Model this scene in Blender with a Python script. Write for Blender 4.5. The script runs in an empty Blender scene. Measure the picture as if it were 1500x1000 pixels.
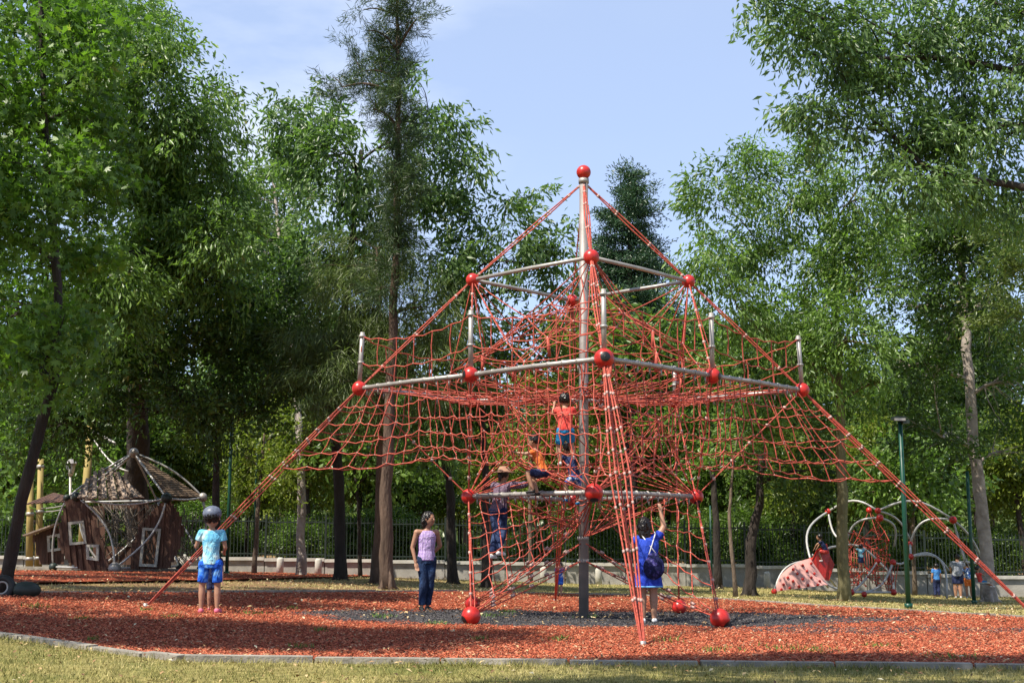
import bpy, bmesh, math, random
import numpy as np
from mathutils import Vector, Matrix, Quaternion
random.seed(11)
rng = np.random.default_rng(11)
scene = bpy.context.scene
COL = scene.collection

# ------------------------------------------------------------------ camera, light, exposure
FPX, PITCH, CAMZ = 1880.0, math.radians(8.74), 1.2
cam_data = bpy.data.cameras.new('camera')
cam = bpy.data.objects.new('camera', cam_data)
COL.objects.link(cam)
cam.location = (0, 0, CAMZ)
cam.rotation_euler = (math.pi/2 + PITCH, 0, 0)
cam_data.sensor_width = 36.0
cam_data.lens = 36.0*FPX/1500.0
cam_data.clip_start = 0.1
cam_data.clip_end = 3000
scene.camera = cam

def at_dir(px, py):
    x, v = (px-750)/FPX, (500-py)/FPX
    return Vector((x, math.cos(PITCH)-v*math.sin(PITCH), math.sin(PITCH)+v*math.cos(PITCH))).normalized()
SUN_EL = math.radians(56)
SUN_TO = Vector((-0.75, -0.66, 0)).normalized()          # horizontal direction towards the sun
sun_vec = Vector((SUN_TO.x*math.cos(SUN_EL), SUN_TO.y*math.cos(SUN_EL), math.sin(SUN_EL)))
world = bpy.data.worlds.new('World')
scene.world = world
world.use_nodes = True
wn, wl = world.node_tree.nodes, world.node_tree.links
wn.clear()
sky = wn.new('ShaderNodeTexSky')
sky.sky_type = 'NISHITA'
sky.sun_disc = False
sky.sun_elevation = SUN_EL
sky.sun_rotation = math.atan2(SUN_TO.x, SUN_TO.y)
sky.altitude = 2200
sky.air_density = 1.0
sky.dust_density = 1.6
sky.ozone_density = 1.2
bg = wn.new('ShaderNodeBackground')
bg.inputs['Strength'].default_value = 0.108
wo = wn.new('ShaderNodeOutputWorld')
# thin high cloud, spread over the whole sky
tc = wn.new('ShaderNodeTexCoord')
mp = wn.new('ShaderNodeMapping'); mp.inputs['Scale'].default_value = (1.2, 1.2, 3.2); mp.inputs['Location'].default_value = (0.9, 0.4, 0.1)
nz = wn.new('ShaderNodeTexNoise'); nz.inputs['Scale'].default_value = 2.1; nz.inputs['Detail'].default_value = 7; nz.inputs['Roughness'].default_value = 0.55
cr = wn.new('ShaderNodeValToRGB')
cr.color_ramp.elements[0].position = 0.40; cr.color_ramp.elements[0].color = (0, 0, 0, 1)
cr.color_ramp.elements[1].position = 0.62; cr.color_ramp.elements[1].color = (0.75, 0.75, 0.75, 1)
mx = wn.new('ShaderNodeMix'); mx.data_type = 'RGBA'
mx.inputs[7].default_value = (6.3, 6.6, 7.2, 1)
# thin veil that makes the whole sky paler, as the air of a big city does
veil = wn.new('ShaderNodeMix'); veil.data_type = 'RGBA'
veil.inputs[0].default_value = 0.5
veil.inputs[7].default_value = (4.1, 5.0, 7.0, 1)
wl.new(tc.outputs['Generated'], mp.inputs['Vector']); wl.new(mp.outputs['Vector'], nz.inputs['Vector'])
# a bank of thin cloud high on the left of the view, next to nothing elsewhere
cd = at_dir(330, -60)
nrm = wn.new('ShaderNodeVectorMath'); nrm.operation = 'NORMALIZE'; dt_ = wn.new('ShaderNodeVectorMath'); dt_.operation = 'DOT_PRODUCT'; dt_.inputs[1].default_value = cd
mr = wn.new('ShaderNodeMapRange'); mr.inputs['From Min'].default_value = .965; mr.inputs['From Max'].default_value = .999; mr.inputs['To Min'].default_value = .04; mr.inputs['To Max'].default_value = .8
mu = wn.new('ShaderNodeMath'); mu.operation = 'MULTIPLY'
wl.new(tc.outputs['Generated'], nrm.inputs[0]); wl.new(nrm.outputs[0], dt_.inputs[0]); wl.new(dt_.outputs['Value'], mr.inputs['Value'])
wl.new(nz.outputs['Fac'], cr.inputs['Fac']); wl.new(cr.outputs['Color'], mu.inputs[0]); wl.new(mr.outputs[0], mu.inputs[1]); wl.new(mu.outputs[0], mx.inputs[0])
wl.new(sky.outputs['Color'], veil.inputs[6]); wl.new(veil.outputs[2], mx.inputs[6]); wl.new(mx.outputs[2], bg.inputs['Color'])
wl.new(bg.outputs['Background'], wo.inputs['Surface'])

sd = bpy.data.lights.new('sun', 'SUN')
sd.energy = 5.0
sd.angle = math.radians(0.55)
sd.color = (1.0, 0.93, 0.80)
sun = bpy.data.objects.new('sun', sd)
COL.objects.link(sun)
sun.rotation_euler = sun_vec.to_track_quat('Z', 'Y').to_euler()
sun.location = (-20, -12, 30)
scene.view_settings.view_transform = 'Standard'
scene.view_settings.look = 'None'
scene.view_settings.gamma = 1.0
scene.view_settings.use_curve_mapping = False
scene.view_settings.exposure = 0.82
scene.render.engine = 'CYCLES'
scene.cycles.max_bounces = 7
scene.cycles.diffuse_bounces = 2
scene.cycles.transmission_bounces = 4
scene.cycles.transparent_max_bounces = 4
scene.cycles.sample_clamp_indirect = 6.0

# ------------------------------------------------------------------ pixel (of the 1500 x 1000 photograph) -> place
CP, SP = math.cos(PITCH), math.sin(PITCH)
def at(px, py, Y):
    x, v = (px-750)/FPX, (500-py)/FPX
    dy, dz = CP - v*SP, SP + v*CP
    t = Y/dy
    return Vector((x*t, Y, CAMZ + dz*t))
def proj(p):
    dy, dz = p[1], p[2]-CAMZ
    c = dy*CP + dz*SP; u = -dy*SP + dz*CP
    return 750 + FPX*p[0]/c, 500 - FPX*u/c
TPX = [-400, 0, 300, 567, 855, 1100, 1400, 1900]
TY = [11, 15, 20.3, 26, 33, 45, 70]
TZ = [[.05, .05, 0, 0, 0, 0, 0, 0],
      [.16, .12, .06, 0, 0, 0, 0, 0],
      [.36, .33, .16, .03, 0, 0, -.03, -.05],
      [.45, .42, .25, .06, -.08, -.10, -.20, -.25],
      [.40, .38, .30, .06, -.26, -.30, -.50, -.55],
      [.25, .20, .10, -.10, -.33, -.45, -.75, -.85],
      [.20, .15, .05, -.10, -.33, -.50, -.80, -.90]]
TZ = np.array(TZ)
def terrain_np(X, Y):
    X = np.asarray(X, float); Y = np.asarray(Y, float)
    px = 750 + 1880*X/np.maximum(Y, 8.0)
    def ss(t): return t*t*(3-2*t)
    i = np.clip(np.searchsorted(TPX, px)-1, 0, len(TPX)-2)
    j = np.clip(np.searchsorted(TY, Y)-1, 0, len(TY)-2)
    tp, ty = np.array(TPX, float), np.array(TY, float)
    a = np.clip((px-tp[i])/(tp[i+1]-tp[i]), 0, 1)
    b = np.clip((Y-ty[j])/(ty[j+1]-ty[j]), 0, 1)
    z = (TZ[j, i]*(1-a)+TZ[j, i+1]*a)*(1-b) + (TZ[j+1, i]*(1-a)+TZ[j+1, i+1]*a)*b
    z = z + 0.012*np.sin(X*1.3+0.5)*np.sin(Y*1.1+1.0)
    return z
def gz(x, y): return float(terrain_np(x, y))
def ground_at(px, py):
    lo, hi = 6.0, 200.0
    for _ in range(50):
        m = (lo+hi)/2
        p = at(px, py, m)
        if p.z > gz(p.x, m): lo = m
        else: hi = m
    p = at(px, py, lo)
    return Vector((p.x, lo, gz(p.x, lo)))
def ground_px(px, Y):
    """ground point in the column px at depth Y"""
    X = (px-750)/FPX*Y
    for _ in range(8):
        z = gz(X, Y)
        c = Y*CP + (z-CAMZ)*SP
        X = (px-750)/FPX*c
    return Vector((X, Y, gz(X, Y)))

# ------------------------------------------------------------------ materials
def nodes_of(m): return m.node_tree.nodes, m.node_tree.links
def mat(name, col, rough=0.6, metallic=0.0, vary=0.25, scale=8.0, col2=None, bump=0.0, bscale=None, spec=0.4, stretch=None, detail=6):
    m = bpy.data.materials.new(name); m.use_nodes = True
    n, l = nodes_of(m)
    b = n['Principled BSDF']
    b.inputs['Roughness'].default_value = rough
    b.inputs['Metallic'].default_value = metallic
    b.inputs['Specular IOR Level'].default_value = spec
    t = n.new('ShaderNodeTexCoord'); mpg = n.new('ShaderNodeMapping')
    if stretch: mpg.inputs['Scale'].default_value = stretch
    l.new(t.outputs['Object'], mpg.inputs['Vector'])
    z = n.new('ShaderNodeTexNoise'); z.inputs['Scale'].default_value = scale; z.inputs['Detail'].default_value = detail
    l.new(mpg.outputs['Vector'], z.inputs['Vector'])
    r = n.new('ShaderNodeValToRGB')
    c2 = col2 if col2 else tuple(c*(1-vary) for c in col)
    r.color_ramp.elements[0].position = 0.35; r.color_ramp.elements[0].color = (*c2, 1)
    r.color_ramp.elements[1].position = 0.65; r.color_ramp.elements[1].color = (*col, 1)
    l.new(z.outputs['Fac'], r.inputs['Fac']); l.new(r.outputs['Color'], b.inputs['Base Color'])
    if bump:
        z2 = n.new('ShaderNodeTexNoise'); z2.inputs['Scale'].default_value = bscale or scale*4; z2.inputs['Detail'].default_value = 8
        l.new(mpg.outputs['Vector'], z2.inputs['Vector'])
        bp = n.new('ShaderNodeBump'); bp.inputs['Strength'].default_value = bump; bp.inputs['Distance'].default_value = 0.07 if bump >= .6 and 'bark' in name else 0.02
        l.new(z2.outputs['Fac'], bp.inputs['Height']); l.new(bp.outputs['Normal'], b.inputs['Normal'])
    return m
def leaf_mat(name, dark, light, extra=None, trans=0.42, rough=0.34):
    """leaf tissue; the attribute var holds each leaf's own age and tint"""
    m = bpy.data.materials.new(name); m.use_nodes = True
    n, l = nodes_of(m)
    b = n['Principled BSDF']; b.inputs['Roughness'].default_value = rough; b.inputs['Specular IOR Level'].default_value = 0.36
    a = n.new('ShaderNodeAttribute'); a.attribute_name = 'var'
    r = n.new('ShaderNodeValToRGB')
    r.color_ramp.elements[0].color = (*dark, 1); r.color_ramp.elements[1].color = (*light, 1)
    r.color_ramp.elements[1].position = 0.93
    if extra:
        e = r.color_ramp.elements.new(0.985); e.color = (*extra, 1)
    l.new(a.outputs['Fac'], r.inputs['Fac'])
    l.new(r.outputs['Color'], b.inputs['Base Color'])
    tr = n.new('ShaderNodeBsdfTranslucent')
    mixc = n.new('ShaderNodeMix'); mixc.data_type = 'RGBA'; mixc.blend_type = 'MULTIPLY'; mixc.inputs[0].default_value = 1
    mixc.inputs[7].default_value = (1.5, 1.8, 0.7, 1)
    l.new(r.outputs['Color'], mixc.inputs[6]); l.new(mixc.outputs[2], tr.inputs['Color'])
    ms = n.new('ShaderNodeMixShader'); ms.inputs[0].default_value = trans
    l.new(b.outputs[0], ms.inputs[1]); l.new(tr.outputs[0], ms.inputs[2])
    l.new(ms.outputs[0], n['Material Output'].inputs['Surface'])
    return m
def attr_mat(name, stops, rough=0.8):
    m = bpy.data.materials.new(name); m.use_nodes = True
    n, l = nodes_of(m)
    b = n['Principled BSDF']; b.inputs['Roughness'].default_value = rough; b.inputs['Specular IOR Level'].default_value = 0.25
    a = n.new('ShaderNodeAttribute'); a.attribute_name = 'var'
    r = n.new('ShaderNodeValToRGB')
    cr_ = r.color_ramp
    cr_.elements[0].position = stops[0][0]; cr_.elements[0].color = (*stops[0][1], 1)
    cr_.elements[1].position = stops[-1][0]; cr_.elements[1].color = (*stops[-1][1], 1)
    for p, c in stops[1:-1]:
        e = cr_.elements.new(p); e.color = (*c, 1)
    l.new(a.outputs['Fac'], r.inputs['Fac']); l.new(r.outputs['Color'], b.inputs['Base Color'])
    return m
M = {}
M['rope'] = mat('red_rope', (.50, .085, .052), .65, vary=.5, scale=30, bump=.3, bscale=160)
M['rope_dark'] = mat('dark_rope', (.30, .05, .035), .6, vary=.3, scale=30)
M['ferrule'] = mat('pale_rope_clamp', (.46, .30, .26), .5, vary=.3, metallic=.1)
M['ball'] = mat('red_ball_plastic', (.50, .022, .015), .35, vary=.35, scale=14, spec=.5)
M['cap'] = mat('black_ball_cap', (.012, .012, .013), .4)
M['steel'] = mat('galvanised_steel', (.36, .335, .31), .5, metallic=.45, vary=.22, scale=6, bump=.1)
M['mast'] = mat('mast_steel', (.28, .25, .235), .55, metallic=.3, vary=.25, scale=5, bump=.15)
M['white_steel'] = mat('pale_painted_tube', (.40, .39, .375), .45, metallic=.25, vary=.12)
M['concrete'] = mat('concrete', (.34, .32, .285), .9, vary=.3, scale=3, bump=.4, bscale=30)
M['concrete_dark'] = mat('kerb_concrete', (.30, .27, .225), .9, vary=.4, scale=5, bump=.5, bscale=40)
M['coping'] = mat('coping_stone', (.50, .475, .42), .85, vary=.25, scale=3, bump=.3)
M['iron'] = mat('black_green_iron', (.018, .028, .022), .5, vary=.3)
M['green_paint'] = mat('green_post_paint', (.005, .055, .032), .4, vary=.2, scale=6)
M['plank'] = mat('brown_plank', (.10, .046, .028), .8, vary=.55, scale=6, stretch=(1, 1, .25), bump=.4, bscale=40)
M['plank_pale'] = mat('weathered_roof_plank', (.36, .27, .21), .85, vary=.45, scale=5, bump=.4, bscale=30)
M['frame_white'] = mat('pale_window_frame', (.42, .40, .34), .6, vary=.35)
M['roof_net'] = mat('brown_roof_mesh', (.19, .13, .085), .9, vary=.3, scale=14, bump=.4)
M['pole_wood'] = mat('yellow_wood_pole', (.40, .30, .10), .75, vary=.4, scale=5, stretch=(1, 1, .2), bump=.3)
M['bark'] = mat('grey_brown_bark', (.17, .125, .09), .95, vary=.5, scale=5, stretch=(1, 1, .3), bump=.9, bscale=16)
M['bark_red'] = mat('red_brown_bark', (.115, .074, .052), .95, vary=.5, scale=5, stretch=(1, 1, .22), bump=1, bscale=15)
M['bark_dark'] = mat('dark_bark', (.04, .030, .024), .95, vary=.5, scale=5, stretch=(1, 1, .3), bump=.9, bscale=16)
M['bark_pale'] = mat('pale_smooth_bark', (.36, .31, .27), .85, vary=.35, scale=3.5, col2=(.20, .165, .14), bump=.6, bscale=14)
M['bark_olive'] = mat('mossy_bark', (.17, .15, .075), .95, vary=.4, scale=4, stretch=(1, 1, .3), bump=.9, bscale=16)
M['leaf_star'] = leaf_mat('bright_star_leaf', (.022, .060, .010), (.155, .265, .042), (.30, .33, .09), trans=.42, rough=.4)
M['leaf_ash'] = leaf_mat('ash_leaf', (.024, .058, .012), (.20, .31, .075), (.22, .20, .05))
M['leaf_ash_blue'] = leaf_mat('cool_ash_leaf', (.020, .050, .016), (.165, .255, .085), (.22, .23, .10))
M['leaf_dark'] = leaf_mat('dark_leaf', (.012, .030, .008), (.10, .165, .038), (.22, .20, .06))
M['leaf_mid'] = leaf_mat('woodland_leaf', (.012, .032, .008), (.14, .22, .046), (.24, .24, .06))
M['leaf_hazed'] = leaf_mat('hazed_far_leaf', (.05, .085, .03), (.20, .26, .11), (.28, .28, .12))  # pale tone: haze over the distant wood put into the leaf colour
M['leaf_pale'] = leaf_mat('pale_leaf', (.070, .125, .045), (.175, .245, .09), (.24, .24, .09))
M['leaf_yellow'] = leaf_mat('yellow_green_leaf', (.085, .13, .018), (.22, .26, .045), (.36, .25, .05))
M['needle'] = leaf_mat('dark_needle', (.018, .040, .013), (.075, .12, .036), (.11, .10, .04), trans=.15)
M['needle_olive'] = leaf_mat('olive_needle', (.045, .070, .018), (.15, .20, .055), (.20, .17, .06), trans=.3)
M['cedar'] = leaf_mat('cedar_needle', (.018, .048, .022), (.05, .10, .04), (.09, .12, .05), trans=.1)
M['skin'] = mat('skin', (.36, .19, .12), .5, vary=.12, scale=12)
M['skin_dark'] = mat('tanned_skin', (.27, .13, .08), .5, vary=.12, scale=12)
M['hair'] = mat('black_hair', (.012, .009, .008), .35, vary=.4, scale=60, stretch=(1, 1, .2))
M['white'] = mat('white_cloth', (.72, .72, .72), .8)
M['black'] = mat('black_rubber', (.012, .012, .012), .6)
M['pink'] = mat('pink_shoe', (.70, .14, .22), .6)

# ------------------------------------------------------------------ objects
def setp(o, label=None, cat=None, group=None, kind=None):
    if label: o['label'] = label
    if cat: o['category'] = cat
    if group: o['group'] = group
    if kind: o['kind'] = kind
    return o
def empty(name, loc, label=None, cat=None, group=None, kind=None):
    o = bpy.data.objects.new(name, None); COL.objects.link(o)
    o.location = loc; o.empty_display_size = .3
    return setp(o, label, cat, group, kind)
class MB:
    """collects shapes in world coordinates; build() makes ONE mesh object of them"""
    def __init__(s): s.v = []; s.f = []; s.sm = []
    def add(s, vs, fs, smooth=False):
        b = len(s.v); s.v.extend([tuple(p) for p in vs]); s.f.extend([tuple(i+b for i in f) for f in fs]); s.sm.extend([smooth]*len(fs))
        return s
    def box(s, c, size, R=None, taper=1.0):
        x, y, z = size[0]/2, size[1]/2, size[2]/2
        vs = [Vector((sx*x*(taper if sz > 0 else 1), sy*y*(taper if sz > 0 else 1), sz*z)) for sz in (-1, 1) for sy in (-1, 1) for sx in (-1, 1)]
        if R is not None: vs = [R @ v for v in vs]
        c = Vector(c)
        return s.add([v+c for v in vs], [(0, 2, 3, 1), (4, 5, 7, 6), (0, 1, 5, 4), (2, 6, 7, 3), (0, 4, 6, 2), (1, 3, 7, 5)])
    def bar(s, a, b, w, h, up=Vector((0, 0, 1))):
        a, b = Vector(a), Vector(b); d = (b-a); L = d.length; d.normalize()
        x = d.cross(up)
        if x.length < 1e-4: x = Vector((1, 0, 0))
        x.normalize(); z = x.cross(d)
        R = Matrix((x, d, z)).transposed()
        return s.box((a+b)/2, (w, L, h), R)
    def tube(s, pts, r, n=6, caps=True, smooth=True):
        pts = [Vector(p) for p in pts]
        if not hasattr(r, '__len__'): r = [r]*len(pts)
        prev = None; vs = []
        for i, p in enumerate(pts):
            if i == 0: d = pts[1]-p
            elif i == len(pts)-1: d = p-pts[i-1]
            else: d = (pts[i+1]-pts[i-1])
            if d.length < 1e-9: d = Vector((0, 0, 1))
            d.normalize()
            if prev is None:
                u = d.orthogonal().normalized()
            else:
                u = prev - d*prev.dot(d)
                u = u.normalized() if u.length > 1e-6 else d.orthogonal().normalized()
            prev = u; w = d.cross(u)
            for k in range(n):
                t = 2*math.pi*k/n
                vs.append(p + (u*math.cos(t)+w*math.sin(t))*r[i])
        fs = []
        for i in range(len(pts)-1):
            for k in range(n):
                k2 = (k+1) % n
                fs.append((i*n+k, i*n+k2, (i+1)*n+k2, (i+1)*n+k))
        if caps:
            fs.append(tuple(reversed(range(n)))); m = (len(pts)-1)*n; fs.append(tuple(range(m, m+n)))
        return s.add(vs, fs, smooth)
    def sphere(s, c, r, nu=14, nv=9, rad=None, R=None):
        rx, ry, rz = rad if rad else (r, r, r)
        c = Vector(c); vs = [Vector((0, 0, -rz))]
        for j in range(1, nv):
            ph = -math.pi/2 + math.pi*j/nv
            for i in range(nu):
                t = 2*math.pi*i/nu
                vs.append(Vector((rx*math.cos(ph)*math.cos(t), ry*math.cos(ph)*math.sin(t), rz*math.sin(ph))))
        vs.append(Vector((0, 0, rz)))
        fs = [(0, 1+(i+1) % nu, 1+i) for i in range(nu)]
        for j in range(nv-2):
            for i in range(nu):
                a, b = 1+j*nu+i, 1+j*nu+(i+1) % nu
                fs.append((a, b, b+nu, a+nu))
        t = len(vs)-1; m = 1+(nv-2)*nu
        fs += [(m+i, m+(i+1) % nu, t) for i in range(nu)]
        if R is not None: vs = [R @ v for v in vs]
        return s.add([v+c for v in vs], fs, True)
    def octa(s, c, r):
        c = Vector(c)
        vs = [c+Vector(d)*r for d in ((1, 0, 0), (-1, 0, 0), (0, 1, 0), (0, -1, 0), (0, 0, 1), (0, 0, -1))]
        return s.add(vs, [(0, 2, 4), (2, 1, 4), (1, 3, 4), (3, 0, 4), (2, 0, 5), (1, 2, 5), (3, 1, 5), (0, 3, 5)], True)
    def slab(s, poly, n, th):
        """a flat plate: polygon poly in space, thickness th along n"""
        n = Vector(n).normalized()*th/2; k = len(poly)
        vs = [Vector(p)+n for p in poly]+[Vector(p)-n for p in poly]
        fs = [tuple(range(k)), tuple(reversed(range(k, 2*k)))]+[(i, i+k, (i+1) % k+k, (i+1) % k) for i in range(k)]
        return s.add(vs, fs)
    def build(s, name, m, parent=None, **kw):
        me = bpy.data.meshes.new(name)
        off = Vector((0, 0, 0))
        if parent is not None:
            p = parent
            while p is not None: off = off + p.location; p = p.parent
        else:
            if s.v:
                a = np.array(s.v); off = Vector(((a[:, 0].min()+a[:, 0].max())/2, (a[:, 1].min()+a[:, 1].max())/2, a[:, 2].min()))
        me.from_pydata([(v[0]-off.x, v[1]-off.y, v[2]-off.z) for v in s.v], [], s.f)
        me.polygons.foreach_set('use_smooth', s.sm)
        me.materials.append(m)
        o = bpy.data.objects.new(name, me); COL.objects.link(o)
        if parent is not None: o.parent = parent
        else: o.location = off
        return setp(o, **kw)
def np_mesh(name, V, F, m, parent=None, var=None, loc=None, smooth=False, **kw):
    """V (n,3), F (m,k) arrays -> object; var per vertex"""
    me = bpy.data.meshes.new(name)
    k = F.shape[1]
    off = np.zeros(3)
    if parent is not None:
        p = parent
        while p is not None: off = off + np.array(p.location); p = p.parent
    elif loc is not None: off = np.array(loc)
    V = (V-off).astype(np.float32)
    me.vertices.add(len(V)); me.vertices.foreach_set('co', V.ravel())
    me.loops.add(F.size); me.loops.foreach_set('vertex_index', F.ravel().astype(np.int32))
    me.polygons.add(len(F)); me.polygons.foreach_set('loop_start', np.arange(0, F.size, k, dtype=np.int32))
    me.update(calc_edges=True)
    if smooth: me.polygons.foreach_set('use_smooth', np.ones(len(F), bool))
    if var is not None:
        at_ = me.attributes.new('var', 'FLOAT', 'POINT'); at_.data.foreach_set('value', var.astype(np.float32))
    me.materials.append(m)
    o = bpy.data.objects.new(name, me); COL.objects.link(o)
    if parent is not None: o.parent = parent
    elif loc is not None: o.location = loc
    return setp(o, **kw)
def copy_tree(o, parent=None):
    c = o.copy(); COL.objects.link(c); c.parent = parent
    for ch in list(o.children): copy_tree(ch, c)
    return c
# ================================================================== THE SETTING: ground, chip beds, kerbs
def sheet(name, xs, ys, m, dz=0.0, **kw):
    X, Y = np.meshgrid(xs, ys)
    Z = terrain_np(X, Y)+dz
    V = np.stack([X.ravel(), Y.ravel(), Z.ravel()], 1)
    nx, ny = len(xs), len(ys)
    i, j = np.meshgrid(np.arange(nx-1), np.arange(ny-1)); a = (j*nx+i).ravel()
    F = np.stack([a, a+1, a+1+nx, a+nx], 1)
    return np_mesh(name, V, F, m, smooth=True, **kw)

def ground_material():
    m = bpy.data.materials.new('dry_grass_and_litter'); m.use_nodes = True
    n, l = nodes_of(m); b = n['Principled BSDF']; b.inputs['Roughness'].default_value = .95; b.inputs['Specular IOR Level'].default_value = .1
    g = n.new('ShaderNodeNewGeometry')
    def noise(sc, det=6, rough=.6):
        z = n.new('ShaderNodeTexNoise'); z.inputs['Scale'].default_value = sc; z.inputs['Detail'].default_value = det; z.inputs['Roughness'].default_value = rough
        l.new(g.outputs['Position'], z.inputs['Vector']); return z
    def ramp(src, p0, p1, c0, c1):
        r = n.new('ShaderNodeValToRGB'); r.color_ramp.elements[0].position = p0; r.color_ramp.elements[1].position = p1
        r.color_ramp.elements[0].color = (*c0, 1); r.color_ramp.elements[1].color = (*c1, 1)
        l.new(src, r.inputs['Fac']); return r
    def mix(f, a_, b_):
        x = n.new('ShaderNodeMix'); x.data_type = 'RGBA'; l.new(f, x.inputs[0]); l.new(a_, x.inputs[6]); l.new(b_, x.inputs[7]); return x
    grass = ramp(noise(9).outputs['Fac'], .35, .65, (.13, .115, .035), (.33, .28, .11))
    green = ramp(noise(14).outputs['Fac'], .35, .7, (.065, .09, .02), (.19, .19, .06))
    gmask = ramp(noise(.55, 4).outputs['Fac'], .50, .70, (0, 0, 0), (1, 1, 1))
    c1 = mix(gmask.outputs[0], grass.outputs[0], green.outputs[0])
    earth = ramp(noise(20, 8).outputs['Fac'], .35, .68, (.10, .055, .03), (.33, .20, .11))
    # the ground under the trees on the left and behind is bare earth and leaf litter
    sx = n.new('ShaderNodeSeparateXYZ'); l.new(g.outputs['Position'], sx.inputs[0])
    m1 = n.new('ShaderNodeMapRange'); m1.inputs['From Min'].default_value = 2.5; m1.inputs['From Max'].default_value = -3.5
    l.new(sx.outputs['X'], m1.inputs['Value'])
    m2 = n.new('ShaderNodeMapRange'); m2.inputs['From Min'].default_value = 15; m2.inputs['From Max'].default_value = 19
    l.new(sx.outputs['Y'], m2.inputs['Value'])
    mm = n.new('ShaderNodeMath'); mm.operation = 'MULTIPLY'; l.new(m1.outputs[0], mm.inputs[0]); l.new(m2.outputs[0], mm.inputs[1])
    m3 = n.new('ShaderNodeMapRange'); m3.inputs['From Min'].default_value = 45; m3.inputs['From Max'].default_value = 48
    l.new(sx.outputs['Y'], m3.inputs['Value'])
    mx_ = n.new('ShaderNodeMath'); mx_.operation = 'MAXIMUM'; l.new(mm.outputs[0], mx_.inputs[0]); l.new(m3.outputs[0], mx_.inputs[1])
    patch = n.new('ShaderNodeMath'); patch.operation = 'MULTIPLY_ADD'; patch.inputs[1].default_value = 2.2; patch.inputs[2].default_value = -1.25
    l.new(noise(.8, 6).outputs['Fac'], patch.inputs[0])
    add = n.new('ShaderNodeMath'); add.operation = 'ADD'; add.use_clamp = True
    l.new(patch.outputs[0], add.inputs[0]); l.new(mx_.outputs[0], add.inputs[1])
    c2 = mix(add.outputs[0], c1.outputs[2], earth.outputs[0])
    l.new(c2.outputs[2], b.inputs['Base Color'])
    bp = n.new('ShaderNodeBump'); bp.inputs['Strength'].default_value = .7; bp.inputs['Distance'].default_value = .04
    l.new(noise(25, 8, .7).outputs['Fac'], bp.inputs['Height']); l.new(bp.outputs[0], b.inputs['Normal'])
    return m
def chips_material():
    m = bpy.data.materials.new('red_chip_base'); m.use_nodes = True
    n, l = nodes_of(m); b = n['Principled BSDF']; b.inputs['Roughness'].default_value = .95; b.inputs['Specular IOR Level'].default_value = .1
    g = n.new('ShaderNodeNewGeometry')
    z = n.new('ShaderNodeTexVoronoi'); z.inputs['Scale'].default_value = 26
    l.new(g.outputs['Position'], z.inputs['Vector'])
    r = n.new('ShaderNodeValToRGB')
    for e, (p, c) in zip(r.color_ramp.elements, ((0, (.09, .022, .012)), (1, (.36, .088, .04)))): e.position = p; e.color = (*c, 1)
    l.new(z.outputs['Color'], r.inputs['Fac'])
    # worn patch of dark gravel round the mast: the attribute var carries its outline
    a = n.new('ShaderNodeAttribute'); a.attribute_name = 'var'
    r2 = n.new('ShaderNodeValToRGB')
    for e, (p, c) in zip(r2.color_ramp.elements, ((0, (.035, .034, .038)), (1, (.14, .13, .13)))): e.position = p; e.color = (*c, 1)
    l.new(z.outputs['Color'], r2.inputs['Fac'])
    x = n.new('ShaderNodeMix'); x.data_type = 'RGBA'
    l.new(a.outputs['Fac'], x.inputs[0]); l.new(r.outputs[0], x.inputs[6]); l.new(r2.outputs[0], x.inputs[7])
    l.new(x.outputs[2], b.inputs['Base Color'])
    bp = n.new('ShaderNodeBump'); bp.inputs['Strength'].default_value = .9; bp.inputs['Distance'].default_value = .03
    l.new(z.outputs['Distance'], bp.inputs['Height']); l.new(bp.outputs[0], b.inputs['Normal'])
    return m
xs = np.unique(np.concatenate([np.arange(-30, 30.1, .5), np.linspace(-400, -30, 30), np.linspace(30, 400, 30)]))
ys = np.unique(np.concatenate([np.arange(8, 60, .4), np.linspace(-80, 8, 20), np.linspace(60, 900, 40)]))
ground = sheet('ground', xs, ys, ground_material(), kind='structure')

MAST = ground_px(855, 20.3)
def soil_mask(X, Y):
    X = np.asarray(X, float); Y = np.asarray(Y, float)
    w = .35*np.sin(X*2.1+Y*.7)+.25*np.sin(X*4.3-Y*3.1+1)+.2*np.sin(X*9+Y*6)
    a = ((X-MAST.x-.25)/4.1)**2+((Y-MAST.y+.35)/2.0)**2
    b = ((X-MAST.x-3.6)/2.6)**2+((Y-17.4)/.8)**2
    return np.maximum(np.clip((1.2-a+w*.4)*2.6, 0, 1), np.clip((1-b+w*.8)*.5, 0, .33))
BED_F = [(-200, 905), (-120, 917), (0, 932), (110, 948), (215, 962), (270, 968), (500, 970), (750, 972), (1000, 974), (1250, 977), (1620, 981), (1900, 984)]
BED_B = [(-120, 874), (0, 869), (330, 868), (560, 867), (700, 866), (750, 868), (900, 871), (1050, 877), (1150, 884), (1300, 893), (1500, 905), (1620, 912), (1900, 925)]
def border(P, px): return float(np.interp(px, [p[0] for p in P], [p[1] for p in P]))
def bed(name, F_, B_, x0, x1, nx, ny, dz, m):
    pxs = np.linspace(x0, x1, nx); V = []
    for px in pxs:
        a = ground_at(px, border(F_, px)); b = ground_at(px, border(B_, px))
        for t in np.linspace(0, 1, ny):
            V.append(a.lerp(b, t))
    V = np.array([tuple(v) for v in V]); V[:, 2] = terrain_np(V[:, 0], V[:, 1])+dz
    i, j = np.meshgrid(np.arange(nx-1), np.arange(ny-1), indexing='ij'); a = (i*ny+j).ravel()
    Fc = np.stack([a, a+ny, a+ny+1, a+1], 1)
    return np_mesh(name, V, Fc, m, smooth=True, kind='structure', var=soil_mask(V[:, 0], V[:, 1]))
CH = chips_material()
bed('wood_chip_bed', BED_F, BED_B, -150, 1760, 260, 70, .012, CH)
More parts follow.
